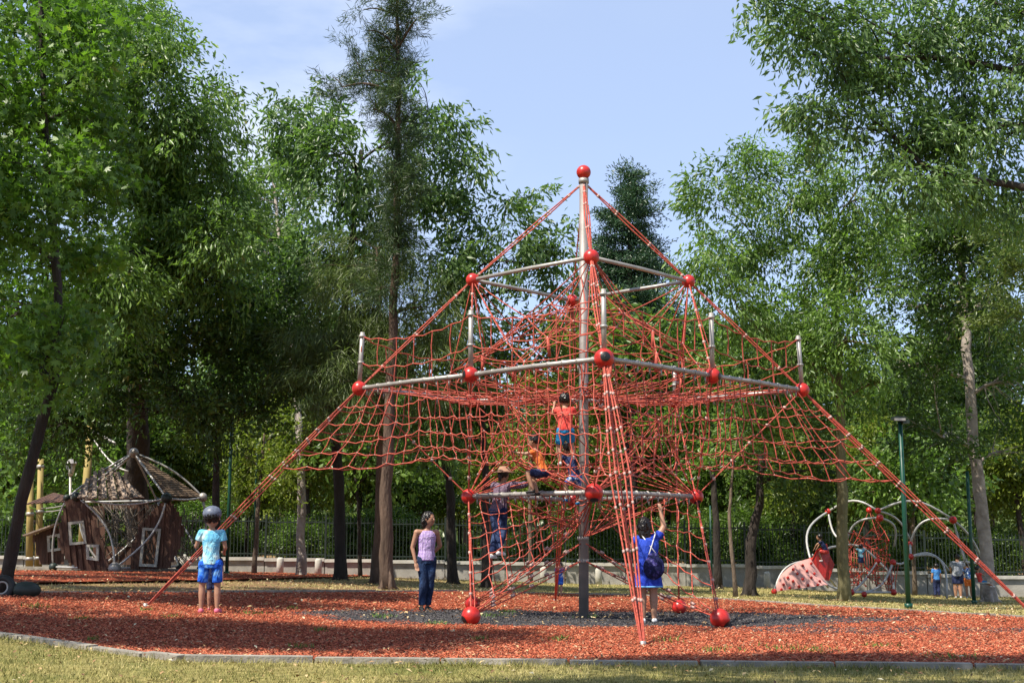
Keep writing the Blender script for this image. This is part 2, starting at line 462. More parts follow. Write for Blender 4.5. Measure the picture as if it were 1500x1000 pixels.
BED2_F = [(-100, 858), (0, 857), (300, 852), (450, 848), (580, 844)]
BED2_B = [(-100, 836), (0, 837), (300, 839), (450, 840), (580, 842.5)]
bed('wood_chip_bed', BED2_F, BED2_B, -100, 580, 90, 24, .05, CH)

# loose chips lying on the beds
def chips(name, n, F_, B_, x0, x1, size, seed, p=1.0):
    r = np.random.default_rng(seed)
    px = r.uniform(x0, x1, n); t = r.uniform(0, 1, n)**p
    yf = np.interp(px, [q[0] for q in F_], [q[1] for q in F_])-1.0; yb = np.interp(px, [q[0] for q in B_], [q[1] for q in B_])+.6
    py = yb+(yf-yb)*t
    # invert the ground by interpolating tables
    gx = np.linspace(x0, x1, 60); gt = np.linspace(0, 1, 40)
    tab = np.zeros((60, 40))
    for i, a in enumerate(gx):
        f_, b_ = border(F_, a)-1.0, border(B_, a)+.6
        for j, q in enumerate(gt): tab[i, j] = ground_at(a, b_+(f_-b_)*q).y
    fi = (px-x0)/(x1-x0)*59; fj = t*39
    i = np.clip(fi.astype(int), 0, 58); j = np.clip(fj.astype(int), 0, 38); a = fi-i; b = fj-j
    Y = (tab[i, j]*(1-a)+tab[i+1, j]*a)*(1-b)+(tab[i, j+1]*(1-a)+tab[i+1, j+1]*a)*b
    Z = terrain_np((px-750)/FPX*Y, Y)
    X = (px-750)/FPX*(Y*CP+(Z-CAMZ)*SP)
    Z = terrain_np(X, Y)+.016
    L = size*r.uniform(.5, 1.5, n)*(1+.25*(Y > 20)); W = L*r.uniform(.2, .45, n); T = W*r.uniform(.25, .6, n)
    th = r.uniform(0, 2*np.pi, n); ti = r.uniform(-.45, .6, n)
    d = np.stack([np.cos(th)*np.cos(ti), np.sin(th)*np.cos(ti), np.sin(ti)], 1)
    s = np.stack([-np.sin(th), np.cos(th), np.zeros(n)], 1)
    c = np.stack([X, Y, Z+np.abs(np.sin(ti))*L*.4], 1)
    p0 = c-d*L[:, None]/2+s*W[:, None]/2; p1 = c-d*L[:, None]/2-s*W[:, None]/2
    p2 = c+d*L[:, None]/2; p3 = c+np.array([0, 0, 1])*T[:, None]+d*(L*r.uniform(-.2, .2, n))[:, None]
    V = np.stack([p0, p1, p2, p3], 1).reshape(-1, 3)
    b = np.arange(n)*4
    Fc = np.concatenate([np.stack([b, b+2, b+1], 1), np.stack([b, b+1, b+3], 1), np.stack([b+1, b+2, b+3], 1), np.stack([b+2, b, b+3], 1)])
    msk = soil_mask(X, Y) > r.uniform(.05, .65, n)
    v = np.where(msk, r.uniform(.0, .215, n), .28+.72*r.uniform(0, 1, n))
    return V, Fc, np.repeat(v, 4)
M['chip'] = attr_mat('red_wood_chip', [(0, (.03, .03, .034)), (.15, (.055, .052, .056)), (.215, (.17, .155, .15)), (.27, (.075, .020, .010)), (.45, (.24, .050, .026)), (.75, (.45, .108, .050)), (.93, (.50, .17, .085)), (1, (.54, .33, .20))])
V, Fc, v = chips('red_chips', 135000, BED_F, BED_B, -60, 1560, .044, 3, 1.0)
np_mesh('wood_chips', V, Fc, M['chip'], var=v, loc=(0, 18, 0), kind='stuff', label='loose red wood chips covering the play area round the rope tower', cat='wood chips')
V, Fc, v = chips('red_chips', 9000, BED2_F, BED2_B, -60, 575, .08, 4)
np_mesh('wood_chips', V, Fc, M['chip'], var=np.maximum(v, .3), loc=(-8, 38, 0), kind='stuff', label='loose red wood chips in front of the brown play house', cat='wood chips')

# kerbs: one concrete block after another
def kerb(P, x0, x1, step, w, h, m, dz=0, skip=0.0):
    k = empty('kerb', ground_at((x0+x1)/2, border(P, (x0+x1)/2)), kind='structure')
    pts = []
    px = x0
    while px < x1:
        pts.append(ground_at(px, border(P, px))); px += 6
    # walk by length
    out = [pts[0]]; acc = 0
    for a, b in zip(pts, pts[1:]):
        acc += (b-a).length
        if acc >= step or (acc > .3 and any(abs(proj(b)[0]-q[0]) < 4 for q in P if 150 < q[0] < 300)): out.append(b); acc = 0
    for a, b in zip(out, out[1:]):
        if random.random() < skip: continue
        d = (b-a).normalized()*.017
        j = random.uniform(-.014, .012)
        bb = MB(); up = Vector((0, 0, h/2-.07+dz+j))
        bb.bar(a+d+up, b-d+up, w*random.uniform(.97, 1.03), h+.14)
        bb.build('kerb_block', m, k)
    return k
kerb(BED_F, -140, 1750, 1.25, .14, .05, M['concrete_dark'])
kerb(BED_B, -100, 1700, 1.6, .10, .045, M['concrete_dark'])

# grass blades and fallen leaves
def blades(name, X, Y, h, w, m, seed, **kw):
    r = np.random.default_rng(seed); n = len(X); Z = terrain_np(X, Y)
    th = r.uniform(0, np.pi*2, n); H = h*r.uniform(.4, 1.4, n); W = w*r.uniform(.6, 1.3, n); lean = r.normal(0, .5, (n, 2))*H[:, None]
    c = np.stack([X, Y, Z], 1); s = np.stack([np.cos(th), np.sin(th), np.zeros(n)], 1)*W[:, None]/2
    tip = c+np.stack([lean[:, 0], lean[:, 1], H], 1)
    V = np.stack([c-s, c+s, tip], 1).reshape(-1, 3); b = np.arange(n)*3
    return np_mesh(name, V, np.stack([b, b+1, b+2], 1), m, var=np.repeat(r.uniform(0, 1, n)*.6+.4*(.5+.5*np.sin(X*.9+Y*1.7)*np.sin(X*2.3-Y)), 3), kind='stuff', **kw)
M['grass'] = attr_mat('grass_blade', [(0, (.06, .085, .014)), (.35, (.17, .165, .04)), (.6, (.34, .29, .10)), (1, (.48, .40, .18))], .7)
r = np.random.default_rng(5)
n = 90000
Yg = 9.0+r.uniform(0, 1, n)**1.2*7; Xg = r.uniform(-.46, .46, n)*Yg
# keep outside the chip bed
pxg = 750+FPX*Xg/(Yg*CP+(terrain_np(Xg, Yg)-CAMZ)*SP)
pyg = 500-FPX*(-Yg*SP+(terrain_np(Xg, Yg)-CAMZ)*CP)/(Yg*CP+(terrain_np(Xg, Yg)-CAMZ)*SP)
keep = pyg > np.interp(pxg, [p[0] for p in BED_F], [p[1] for p in BED_F])+2.0
blades('grass', Xg[keep], Yg[keep], .035, .007, M['grass'], 6, loc=(0, 10, 0), label='short dry yellow grass in front of the concrete kerb', cat='grass')
n = 110000
Yg = 20+r.uniform(0, 1, n)*26; Xg = r.uniform(-.43, .45, n)*Yg
zz = terrain_np(Xg, Yg); cc = Yg*CP+(zz-CAMZ)*SP
pxg = 750+FPX*Xg/cc; pyg = 500-FPX*(-Yg*SP+(zz-CAMZ)*CP)/cc
keep = (pyg < np.interp(pxg, [p[0] for p in BED_B], [p[1] for p in BED_B])-1) & (Yg < 44.5)
keep &= ~((pyg > np.interp(pxg, [p[0] for p in BED2_B], [p[1] for p in BED2_B])) & (pyg < np.interp(pxg, [p[0] for p in BED2_F], [p[1] for p in BED2_F])) & (pxg < 580))
keep &= (r.uniform(0, 1, n) < np.clip((pxg-250)/450, .25, 1))
M['grass_dry'] = attr_mat('straw_grass', [(0, (.10, .11, .025)), (.3, (.24, .21, .07)), (.6, (.42, .35, .15)), (1, (.55, .46, .24))], .7)
blades('grass', Xg[keep], Yg[keep], .035, .022, M['grass_dry'], 7, loc=(0, 33, 0), label='thin dry grass between the chip bed and the low concrete wall', cat='grass')
# grass creeping over the kerb edge
r = np.random.default_rng(15); ex, ey = [], []
for _ in range(260):
    px = r.uniform(-20, 1520); c = ground_at(px, border(BED_F, px)+r.uniform(.5, 7)); k = int(r.integers(4, 26))
    ex += list(r.normal(c.x, .05, k)); ey += list(r.normal(c.y, .03, k))
blades('grass', np.array(ex), np.array(ey), .06, .008, M['grass'], 16, loc=(0, 12, 0), label='tufts of grass creeping over the front kerb', cat='grass')
# weeds growing through the chips
WE = [(720, 903, .35, .2), (745, 898, .2, .1), (430, 893, .12, .05), (215, 895, .1, .07), (860, 905, .15, .03), (55, 890, .25, .06), (120, 908, .12, .04), (980, 940, .25, .08), (1150, 952, .3, .05), (1190, 955, .25, .05), (1400, 966, .3, .06), (820, 938, .2, .05), (470, 925, .12, .07), (700, 938, .1, .08), (440, 950, .15, .03), (135, 940, .05, .16), (1290, 948, .2, .04), (560, 905, .2, .03), (1050, 955, .3, .03), (640, 915, .2, .03), (370, 900, .2, .03), (250, 905, .15, .05)]
wx, wy = [], []
for px, py, sp, h in WE:
    c = ground_at(px, py); k = int(30+260*sp)
    wx += list(r.normal(c.x, sp*.5, k)); wy += list(r.normal(c.y, sp*.6, k))
M['weed'] = attr_mat('green_weed', [(0, (.05, .12, .015)), (1, (.14, .22, .04))], .6)
blades('weeds', np.array(wx), np.array(wy), .06, .02, M['weed'], 8, loc=(0, 15, 0), label='scattered green weeds sprouting through the red wood chips', cat='weeds')
# fallen leaves
def litter(name, n, x0, x1, y0, y1, size, m, seed, **kw):
    r = np.random.default_rng(seed)
    Y = r.uniform(y0, y1, n); X = r.uniform(x0, x1, n)*Y; Z = terrain_np(X, Y)+.05
    th = r.uniform(0, 6.28, n); ti = r.uniform(-.5, .5, n); L = size*r.uniform(.5, 1.3, n)
    d = np.stack([np.cos(th)*np.cos(ti), np.sin(th)*np.cos(ti), np.sin(ti)], 1)*L[:, None]/2
    s = np.stack([-np.sin(th), np.cos(th), r.uniform(-.4, .4, n)], 1)*L[:, None]*.22
    c = np.stack([X, Y, Z+.01], 1); up = np.array([0, 0, .006])
    V = np.stack([c-d, c-s+up, c+d, c+s+up], 1).reshape(-1, 3); b = np.arange(n)*4
    F = np.concatenate([np.stack([b, b+1, b+2], 1), np.stack([b, b+2, b+3], 1)])
    return np_mesh(name, V, F, m, var=np.repeat(r.uniform(0, 1, n), 4), kind='stuff', **kw)
M['litter'] = attr_mat('fallen_leaf', [(0, (.10, .05, .025)), (.5, (.26, .15, .07)), (.85, (.45, .33, .16)), (1, (.55, .50, .34))], .7)
litter('fallen_leaves', 6000, -.43, .46, 19, 45, .075, M['litter'], 12, loc=(0, 30, 0), label='dry brown leaves fallen under the trees before the low wall', cat='leaves')
litter('fallen_leaves', 1600, -.43, .46, 9.5, 19, .055, M['litter'], 13, loc=(0, 13, 0), label='pale dry leaves scattered over the chips and front grass', cat='leaves')
# ================================================================== TREES
def leaf_quads(C, D, L, W, fold, r, star=False):
    n = len(C)
    D = D/np.linalg.norm(D, axis=1, keepdims=True)
    rnd = r.normal(0, 1, (n, 3)); S = np.cross(D, rnd); S /= np.linalg.norm(S, axis=1, keepdims=True)+1e-9
    N = np.cross(S, D)
    L = L[:, None]; W = W[:, None]
    if not star:
        V = np.stack([C, C+D*L*.45+S*W/2+N*W*fold, C+D*L-N*L*.08, C+D*L*.45-S*W/2+N*W*fold], 1).reshape(-1, 3)
        b = np.arange(n)*4
        F = np.concatenate([np.stack([b, b+1, b+2], 1), np.stack([b, b+2, b+3], 1)])
        return V, F, 4
    # five pointed leaf: centre + 10 rim points
    P = [C]; A = np.linspace(-2.5, 2.5, 5)
    pts = []
    for k, a in enumerate(A):
        rr = 1.0-.12*abs(a)
        pts.append(C+(D*np.cos(a*.5*1.15)+S*np.sin(a*.5*1.15)*1.0)*L*rr-N*L*.1)
        if k < 4:
            a2 = (a+A[k+1])/2
            pts.append(C+(D*np.cos(a2*.575)+S*np.sin(a2*.575))*L*.42+N*L*.03)
    V = np.stack([C-D*L*.05]+pts, 1).reshape(-1, 3); k = 1+len(pts)
    b = np.arange(n)*k
    F = np.concatenate([np.stack([b, b+1+i, b+2+i], 1) for i in range(len(pts)-1)])
    return V, F, k
KIND = {  # leaf length, width, fold, droop, leaves per clump, clump spread, twig length
    'ash':  dict(L=.17, W=.056, fold=.25, droop=.9, n=54, sp=.17, tw=.8),
    'star': dict(L=.115, W=.1, fold=.1, droop=.35, n=40, sp=.19, tw=.7, star=True),
    'small': dict(L=.16, W=.07, fold=.2, droop=.3, n=55, sp=.20, tw=.65),
    'far':  dict(L=.25, W=.11, fold=.2, droop=.35, n=52, sp=.27, tw=.9),
    'needle': dict(L=.20, W=.014, fold=.2, droop=.1, n=105, sp=.085, tw=.75),
    'wisp': dict(L=.30, W=.015, fold=.2, droop=1.1, n=120, sp=.17, tw=.9),
    'cedar': dict(L=.16, W=.045, fold=.3, droop=.1, n=90, sp=.20, tw=.9, flat=True),
}
def clump_leaves(CC, OUT, kind, r, dens=1.0, ls=1.0):
    k = KIND[kind]; m = max(6, int(k['n']*dens)); n = len(CC)
    t = r.uniform(0, 1, (n, m))
    tw = OUT+np.clip(r.normal(0, .35, OUT.shape), -.6, .6)+np.array([0, 0, .15-.45*k['droop']*.6]); tw /= np.linalg.norm(tw, axis=1, keepdims=True)
    pos = CC[:, None, :]+tw[:, None, :]*(t[..., None]-.3)*k['tw']
    g = np.clip(r.normal(0, 1, (n, m, 3)), -2.1, 2.1)*k['sp']
    if k.get('flat'): g[..., 2] *= .3
    else: g[..., 2] *= .75
    pos = pos+g
    pos[..., 2] -= k['droop']*.12*t**2
    D = tw[:, None, :]*.8+r.normal(0, .6, (n, m, 3)); D[..., 2] -= k['droop']
    cv = r.uniform(0, 1, (n, 1))*.45+r.uniform(0, 1, (n, m))*.55
    sz = r.uniform(.65, 1.3, n*m)*ls
    V, F, q = leaf_quads(pos.reshape(-1, 3), D.reshape(-1, 3), k['L']*sz, k['W']*sz, k['fold'], r, k.get('star', False))
    return V, F, np.repeat(cv.ravel(), q)
def limb_pts(a, b, r, n=6, wob=.06, arch=.12):
    a, b = Vector(a), Vector(b); L = (b-a).length; pts = []
    o1 = Vector(r.normal(0, 1, 3))*L*wob; o1.z *= .4
    for i in range(n+1):
        t = i/n
        p = a.lerp(b, t)+o1*math.sin(t*math.pi)+Vector((0, 0, L*arch*math.sin(t*math.pi)))
        pts.append(p)
    return pts
def tree(name, base, trunk, r0, blobs, kind, lm, bm, label, cat='tree', group=None, seed=1, dens=1.0, clm=1.0, tip=.35, twigs=.35, shell=.5, ls=1.0):
    """trunk: world points from the base up; blobs: (centre, (rx,ry,rz), clumps)"""
    r = np.random.default_rng(seed)
    root = empty(name, base, label, cat, group)
    tb = MB()
    pts = [Vector(p) for p in trunk]
    # refine trunk with little wobble and flared foot
    fine = []; rad = []
    n = len(pts)-1
    for i in range(n):
        for k in range(5):
            t = k/5; fine.append(pts[i].lerp(pts[i+1], t))
    fine.append(pts[-1]); m = len(fine)
    for i in range(m):
        t = i/(m-1); rr = r0*(1-(1-tip)*t)
        if i == 0: rr *= 1.25
        elif i == 1: rr *= 1.05
        rad.append(rr*(1+.06*math.sin(i*2.3+seed)))
        if 0 < i < m-1: fine[i] = fine[i]+Vector((r.normal(0, r0*.09), r.normal(0, r0*.09), 0))
    fine[0] = fine[0]-Vector((0, 0, .12))
    tb.tube(fine, rad, 9)
    if r0 > .12:                                        # root flares
        for k in range(5):
            a = k*1.257+seed; d = Vector((math.cos(a), math.sin(a), 0))
            p = pts[0]+d*r0*.9
            tb.tube([p+d*r0*.9+Vector((0, 0, -.08)), p+Vector((0, 0, .06)), pts[0]+d*r0*.5+Vector((0, 0, r0*2.6))], [r0*.28, r0*.42, r0*.3], 6)
    CCs, OUTs = [], []
    cb = []
    for c, (rx, ry, rz), nc in blobs:
        c = Vector(c)
        nc = max(3, int(nc*clm))
        d = r.normal(0, 1, (nc, 3)); d /= np.linalg.norm(d, axis=1, keepdims=True)
        # branchlets: clumps gather round a few points, with gaps between them
        ns_ = max(2, int(nc/5)); sub_ = d[:ns_]*(r.uniform(0, 1, ns_)**.45)[:, None]
        pick = r.integers(0, ns_, nc); q_ = sub_[pick]+r.normal(0, 1, (nc, 3))*(.42/max(rx, .6))
        rad_ = np.minimum(np.linalg.norm(q_, axis=1), 1.12); d = q_/(np.linalg.norm(q_, axis=1, keepdims=True)+1e-6)
        nf = 1+.22*np.sin(d[:, 0]*4.1+seed)*np.sin(d[:, 2]*5.3+seed*2)+.12*np.sin(d[:, 1]*9+d[:, 0]*7)
        P = d*(rad_*nf)[:, None]*np.array([rx, ry, rz])+np.array(c)
        CCs.append(P); OUTs.append(d)
        cb.append((c, P, nc, rz))
    # limbs: each one leaves the trunk or an earlier limb, the nearest blobs first
    nodes = [(fine[i], rad[i], 0) for i in range(1, len(fine))]
    cb.sort(key=lambda q: min((f-q[0]).length for f in fine))
    for c, P, nc, rz in cb:
        best = min(nodes, key=lambda q: (q[0]-c).length+max(0, q[0].z-c.z+.3*rz)*2.5+q[2])
        a, ra = best[0], best[1]
        ar = max(.018, min(ra*.7, .035+.022*(c-a).length))
        lp = limb_pts(a, c, r)
        lr = [ar*(1-.6*i/(len(lp)-1)) for i in range(len(lp))]
        tb.tube(lp, lr, 6)
        nodes += [(lp[i], lr[i], .25) for i in range(2, len(lp))]
        for i in range(nc):
            if r.uniform() < twigs:
                q = Vector(P[i]); s = lp[int(r.integers(2, len(lp)))]
                w = limb_pts(s, q, r, 3, .08, .05)
                tb.tube(w, [ar*.32, ar*.24, ar*.15, .006], 4, caps=False)
    CC = np.concatenate(CCs); OUT = np.concatenate(OUTs)
    tb.build('trunk', bm, root)
    V, F, v = clump_leaves(CC, OUT, kind, r, dens, ls)
    o = np_mesh('crown', V, F, lm, root, var=v)
    o['kind'] = 'stuff'
    tree.count += len(F)
    return root
tree.count = 0
def PB(Y, lst, dY=1.0, k=1.0):
    """blobs given as (px, py, rx px, ry px, clumps[, depth offset])"""
    out = []
    for b in lst:
        y = Y+(b[5] if len(b) > 5 else random.uniform(-dY, dY))
        s = y/FPX
        out.append((at(b[0], b[1], y), (b[2]*s, max(.5, (b[2]+b[3])/2*s*.9), b[3]*s), b[4]*k))
    return out
def TR(Y, lst): return [at(p[0], p[1], Y+(p[2] if len(p) > 2 else 0)) for p in lst]

# --- near bright star-leaved tree on the far left
b0 = ground_px(4, 21)
tree('sweetgum_tree', b0, [b0, at(40, 700, 20.5), at(78, 560, 20.5), at(85, 420, 20.8), at(70, 250, 21), at(60, 80, 21), at(60, -60, 21)], .105,
     PB(21, [(20, 50, 85, 55, 44), (105, 70, 60, 45, 30), (20, 170, 80, 50, 40), (115, 175, 55, 40, 26), (60, 250, 80, 40, 34), (20, 320, 75, 40, 30), (110, 300, 50, 34, 20), (60, 400, 70, 34, 22), (-50, 120, 70, 100, 30), (-50, 330, 70, 100, 30),
             (120, 10, 50, 30, 18), (10, 470, 70, 44, 30), (70, 520, 60, 40, 20), (10, 560, 40, 40, 14), (60, -30, 90, 40, 20), (150, 240, 34, 28, 10), (140, 120, 34, 30, 10), (95, 460, 50, 24, 9)], 1.6, 1.0),
     'star', M['leaf_star'], M['bark_dark'], 'near leaning tree with bright green star-shaped leaves at the left edge', 'tree', seed=3, dens=1.1)
# --- big ash behind the play house
b0 = ground_px(205, 42)
tree('ash_tree', b0, [b0, at(200, 700, 41), at(205, 560, 39), at(215, 420, 36), at(205, 260, 34), at(200, 110, 32)], .42,
     PB(30, [(165, 75, 70, 70, 70), (190, 20, 55, 45, 35), (235, 165, 85, 80, 90), (312, 140, 28, 34, 14), (290, 200, 45, 50, 36), (280, 290, 75, 70, 75), (190, 300, 90, 80, 85), (325, 350, 50, 60, 36), (130, 380, 80, 70, 60), (250, 400, 90, 60, 70), (240, 90, 35, 45, 22), (150, 170, 60, 70, 40), (240, 350, 70, 60, 50), (330, 420, 50, 50, 30), (330, 270, 40, 50, 26), (160, 460, 70, 40, 34), (210, 230, 60, 60, 40)], 2, 1.1),
     'ash', M['leaf_ash'], M['bark_dark'], 'broad tall ash rising behind the brown wooden play house', 'tree', seed=4)
b0 = ground_px(318, 34)
tree('broadleaf_tree', b0, [b0, at(316, 700, 34), at(322, 600, 34), at(330, 500, 34), at(335, 420, 34)], .11,
     PB(34, [(300, 500, 110, 70, 75), (190, 500, 90, 60, 60), (385, 540, 70, 60, 50), (400, 440, 60, 60, 45), (270, 590, 90, 45, 40), (120, 560, 80, 60, 50), (350, 610, 60, 40, 22), (60, 520, 70, 70, 40), (90, 620, 70, 40, 24), (240, 430, 80, 45, 40), (350, 470, 60, 60, 36), (130, 470, 80, 50, 40), (440, 590, 40, 50, 20)], 2, 1.25),
     'small', M['leaf_dark'], M['bark_dark'], 'dark dense broadleaf tree over the play house roof, thin black trunk', 'tree', seed=5)
b0 = ground_px(441, 41)
tree('broadleaf_tree', b0, [b0, at(441, 700, 41), at(436, 600, 42), at(425, 480, 43), at(410, 360, 45), at(400, 260, 46)], .15,
     PB(46, [(390, 260, 45, 50, 34), (420, 340, 60, 60, 44), (370, 370, 60, 60, 40), (430, 440, 60, 60, 36), (455, 290, 30, 60, 20), (350, 300, 40, 50, 24), (480, 400, 40, 50, 20), (380, 450, 60, 50, 30), (420, 520, 60, 50, 30), (350, 380, 50, 50, 26)], 2),
     'far', M['leaf_pale'], M['bark_pale'], 'pale hazy green tree with slim forked stems between the ash and the casuarina', 'tree', seed=6, dens=.8)
# --- ash with drooping leaves, open crown against the sky, left of and behind the casuarina
b0 = ground_px(499, 36)
tree('ash_tree', b0, [b0, at(497, 720, 36), at(490, 620, 36), at(498, 500, 36), at(512, 400, 35.5), at(520, 300, 35), at(530, 220, 35)], .17,
     PB(34, [(470, 175, 42, 34, 22), (440, 150, 22, 20, 7), (398, 180, 22, 16, 6), (425, 190, 25, 18, 8), (505, 225, 55, 45, 34), (460, 230, 40, 30, 18), (500, 300, 55, 50, 34), (545, 330, 50, 60, 34),
             (632, 165, 34, 36, 18), (670, 205, 34, 34, 16), (690, 265, 28, 32, 14), (640, 260, 45, 40, 24), (612, 120, 14, 14, 4), (600, 210, 34, 40, 18), (620, 320, 45, 34, 20), (480, 380, 50, 45, 26)], 1.5),
     'ash', M['leaf_ash_blue'], M['bark_dark'], 'open ash with drooping leaves spreading against the sky to both sides of the casuarina', 'tree', seed=7, dens=.62, twigs=.8, ls=1.35)
b0 = ground_px(664, 38)
tree('ash_tree', b0, [b0, at(660, 730, 38), at(650, 660, 38), at(664, 560, 37), at(680, 470, 36), at(690, 400, 35)], .15,
     PB(35, [(738, 330, 38, 30, 16), (786, 293, 12, 14, 4), (745, 290, 16, 14, 4), (690, 350, 34, 30, 14), (700, 400, 50, 40, 26), (765, 385, 45, 34, 20), (640, 400, 50, 44, 28), (820, 360, 26, 40, 14), (640, 480, 60, 50, 34), (810, 430, 34, 34, 14), (700, 480, 45, 40, 18), (690, 600, 60, 50, 26), (620, 600, 50, 50, 26)], 1.5),
     'ash', M['leaf_ash_blue'], M['bark_dark'], 'slim dark ash standing directly behind the woman in the purple top', 'tree', seed=8, dens=.65, twigs=.8, ls=1.35)
# --- casuarina
b0 = ground_px(567, 30)
cas = [b0, at(565, 740, 30), at(570, 620, 30), at(575, 500, 30), at(580, 380, 30), at(583, 250, 30), at(584, 120, 30), at(582, 0, 30), at(580, -120, 30)]
bl = []
for y in range(-110, 440, 24):
    w = 6+(y+110)*.024
    sd_ = random.choice((-1, 1))
    bl.append((582+sd_*random.uniform(2, 10), y, w*random.uniform(.7, 1.5), 18, 9+w*.32, random.uniform(-.3, .3)))
bl += [(532, 15, 11, 20, 5), (540, 45, 11, 20, 4), (552, 75, 12, 20, 5), (610, 28, 13, 8, 4), (596, 85, 18, 12, 5), (520, 80, 9, 14, 4), (530, 105, 12, 14, 5), (545, 130, 16, 14, 6), (487, 113, 9, 10, 4), (502, 128, 12, 10, 5), (522, 140, 14, 10, 6), (548, 160, 18, 14, 7)]
tree('casuarina_tree', b0, cas, .165, PB(30, bl, 1, .8), 'needle', M['needle'], M['bark_red'], 'very tall narrow dark casuarina with reddish fluted trunk rising out of the frame', 'tree', seed=9, twigs=.3, tip=.12)
b0 = ground_px(551, 33.5)
tree('casuarina_tree', b0, [b0, at(556, 760, 33), at(560, 620, 32.5), at(556, 480, 32), at(552, 380, 32)], .16,
     PB(31.5, [(440, 520, 44, 30, 14), (480, 500, 50, 40, 20), (520, 450, 45, 50, 20), (500, 560, 50, 45, 20), (455, 600, 34, 26, 8), (560, 420, 45, 60, 18), (610, 450, 45, 50, 18), (600, 540, 55, 45, 20), (550, 590, 50, 24, 7), (545, 360, 40, 40, 14), (640, 520, 40, 50, 14), (510, 390, 40, 40, 12)], 1),
     'wisp', M['needle_olive'], M['bark_red'], 'olive casuarina with wispy hanging twigs, its trunk leaning just behind the tall one', 'tree', seed=10, twigs=.5)
# --- dark cedar behind the mast
b0 = ground_px(925, 52)
ced = []
for i, y in enumerate(range(260, 530, 17)):
    w = 5+(y-255)*.36+(6 if i % 2 else -3)
    for k in range(4):
        a = random.uniform(0, 6.28)
        ced.append((921+math.cos(a)*w*.72, y+random.uniform(-4, 4)+abs(math.cos(a))*w*.12, max(5, w*.36), 5, 2+w*.13, math.sin(a)*w*.02))
tree('cedar_tree', b0, [b0, at(924, 600, 52), at(922, 400, 52), at(921, 258, 52)], .28, PB(52, ced), 'cedar', M['cedar'], M['bark_dark'], 'dark layered cedar with a pointed top just right of the mast', 'tree', seed=12, tip=.1, twigs=.2, dens=1.3)
# --- ash on the right of the tower
b0 = ground_px(1237, 34)
tree('ash_tree', b0, [b0, at(1233, 740, 34), at(1232, 640, 34), at(1226, 520, 34), at(1224, 400, 34), at(1215, 300, 33.5)], .165,
     PB(33, [(1110, 270, 55, 45, 40), (1050, 300, 34, 40, 22), (1040, 370, 34, 40, 20), (1170, 300, 60, 60, 50), (1230, 380, 70, 70, 55), (1120, 370, 70, 55, 50), (1190, 460, 75, 55, 50), (1080, 450, 50, 50, 30), (1250, 500, 60, 55, 36), (1260, 290, 50, 70, 34), (1290, 420, 50, 60, 30), (1160, 540, 60, 40, 26), (1290, 560, 50, 40, 20), (1180, 230, 40, 30, 14)], 1.8, 1.05),
     'ash', M['leaf_ash'], M['bark_olive'], 'bright green ash with a tall thin mossy trunk left of the green lamp post', 'tree', seed=14, twigs=.5)
# --- big tree reaching in from the right edge
b0 = ground_px(1640, 25)
bigtree = tree('broadleaf_tree', b0, [b0, at(1630, 640, 25), at(1610, 400, 25), at(1590, 220, 25), at(1580, 80, 25), at(1560, -120, 25)], .32,
     PB(25, [(1110, 12, 34, 20, 12), (1150, 55, 40, 26, 17), (1210, 30, 60, 34, 24), (1215, 85, 50, 26, 18), (1290, 70, 60, 34, 26), (1380, 40, 70, 40, 30), (1460, 30, 60, 40, 26), (1500, 100, 50, 50, 22), (1300, 130, 60, 30, 22), (1400, 120, 60, 34, 26), (1190, 160, 34, 24, 10), (1240, 190, 50, 30, 16), (1310, 210, 50, 40, 20), (1380, 190, 50, 40, 20), (1450, 190, 50, 50, 26), (1490, 280, 50, 60, 26), (1410, 260, 50, 45, 24), (1340, 270, 50, 30, 16), (1300, -30, 120, 30, 20), (1470, -30, 90, 40, 20)], 1.3, 1.0),
     'ash', M['leaf_ash_blue'], M['bark_dark'], 'large shady tree reaching in over the right corner on long dark limbs', 'tree', seed=15, twigs=.55, shell=.6)
m = MB()
for pts, rr in (([(1600, 150), (1500, 108), (1430, 92), (1360, 84), (1300, 86), (1240, 90), (1190, 80)], .085), ([(1360, 84), (1320, 60), (1270, 30), (1230, 5)], .04), ([(1600, 300), (1480, 270), (1400, 262), (1350, 240), (1310, 200), (1270, 170)], .09), ([(1610, 60), (1500, 20), (1420, -10)], .07), ([(1300, 86), (1250, 75), (1200, 62), (1160, 50)], .03)):
    P_ = [at(p[0], p[1], 24.4+math.sin(p[0]*.01)*.3) for p in pts]
    m.tube(P_, [rr*(1-.75*i/(len(P_)-1)) for i in range(len(P_))], 8)
m.build('limb', M['bark_dark'], bigtree)
# --- pale trunk on the right
b0 = ground_px(1449, 38)
tree('eucalyptus_tree', b0, [b0, at(1440, 760, 38), at(1428, 660, 38), at(1419, 560, 38), at(1415, 480, 38), at(1408, 400, 38), at(1400, 300, 38)], .205,
     PB(37, [(1400, 370, 90, 60, 55), (1330, 340, 60, 55, 36), (1480, 340, 50, 70, 36), (1340, 450, 70, 60, 44), (1470, 450, 50, 70, 34), (1310, 540, 50, 45, 24), (1370, 550, 40, 60, 24), (1490, 560, 40, 60, 24), (1380, 640, 45, 45, 20), (1480, 660, 40, 50, 20), (1340, 620, 40, 40, 16), (1408, 430, 60, 40, 44, -1.8), (1395, 360, 60, 40, 40, -1.8)], 2, 1.1),
     'small', M['leaf_dark'], M['bark_pale'], 'tree with a thick pale spotted trunk at the right, leaning left', 'tree', seed=16, tip=.5)
b0 = ground_px(1580, 33)
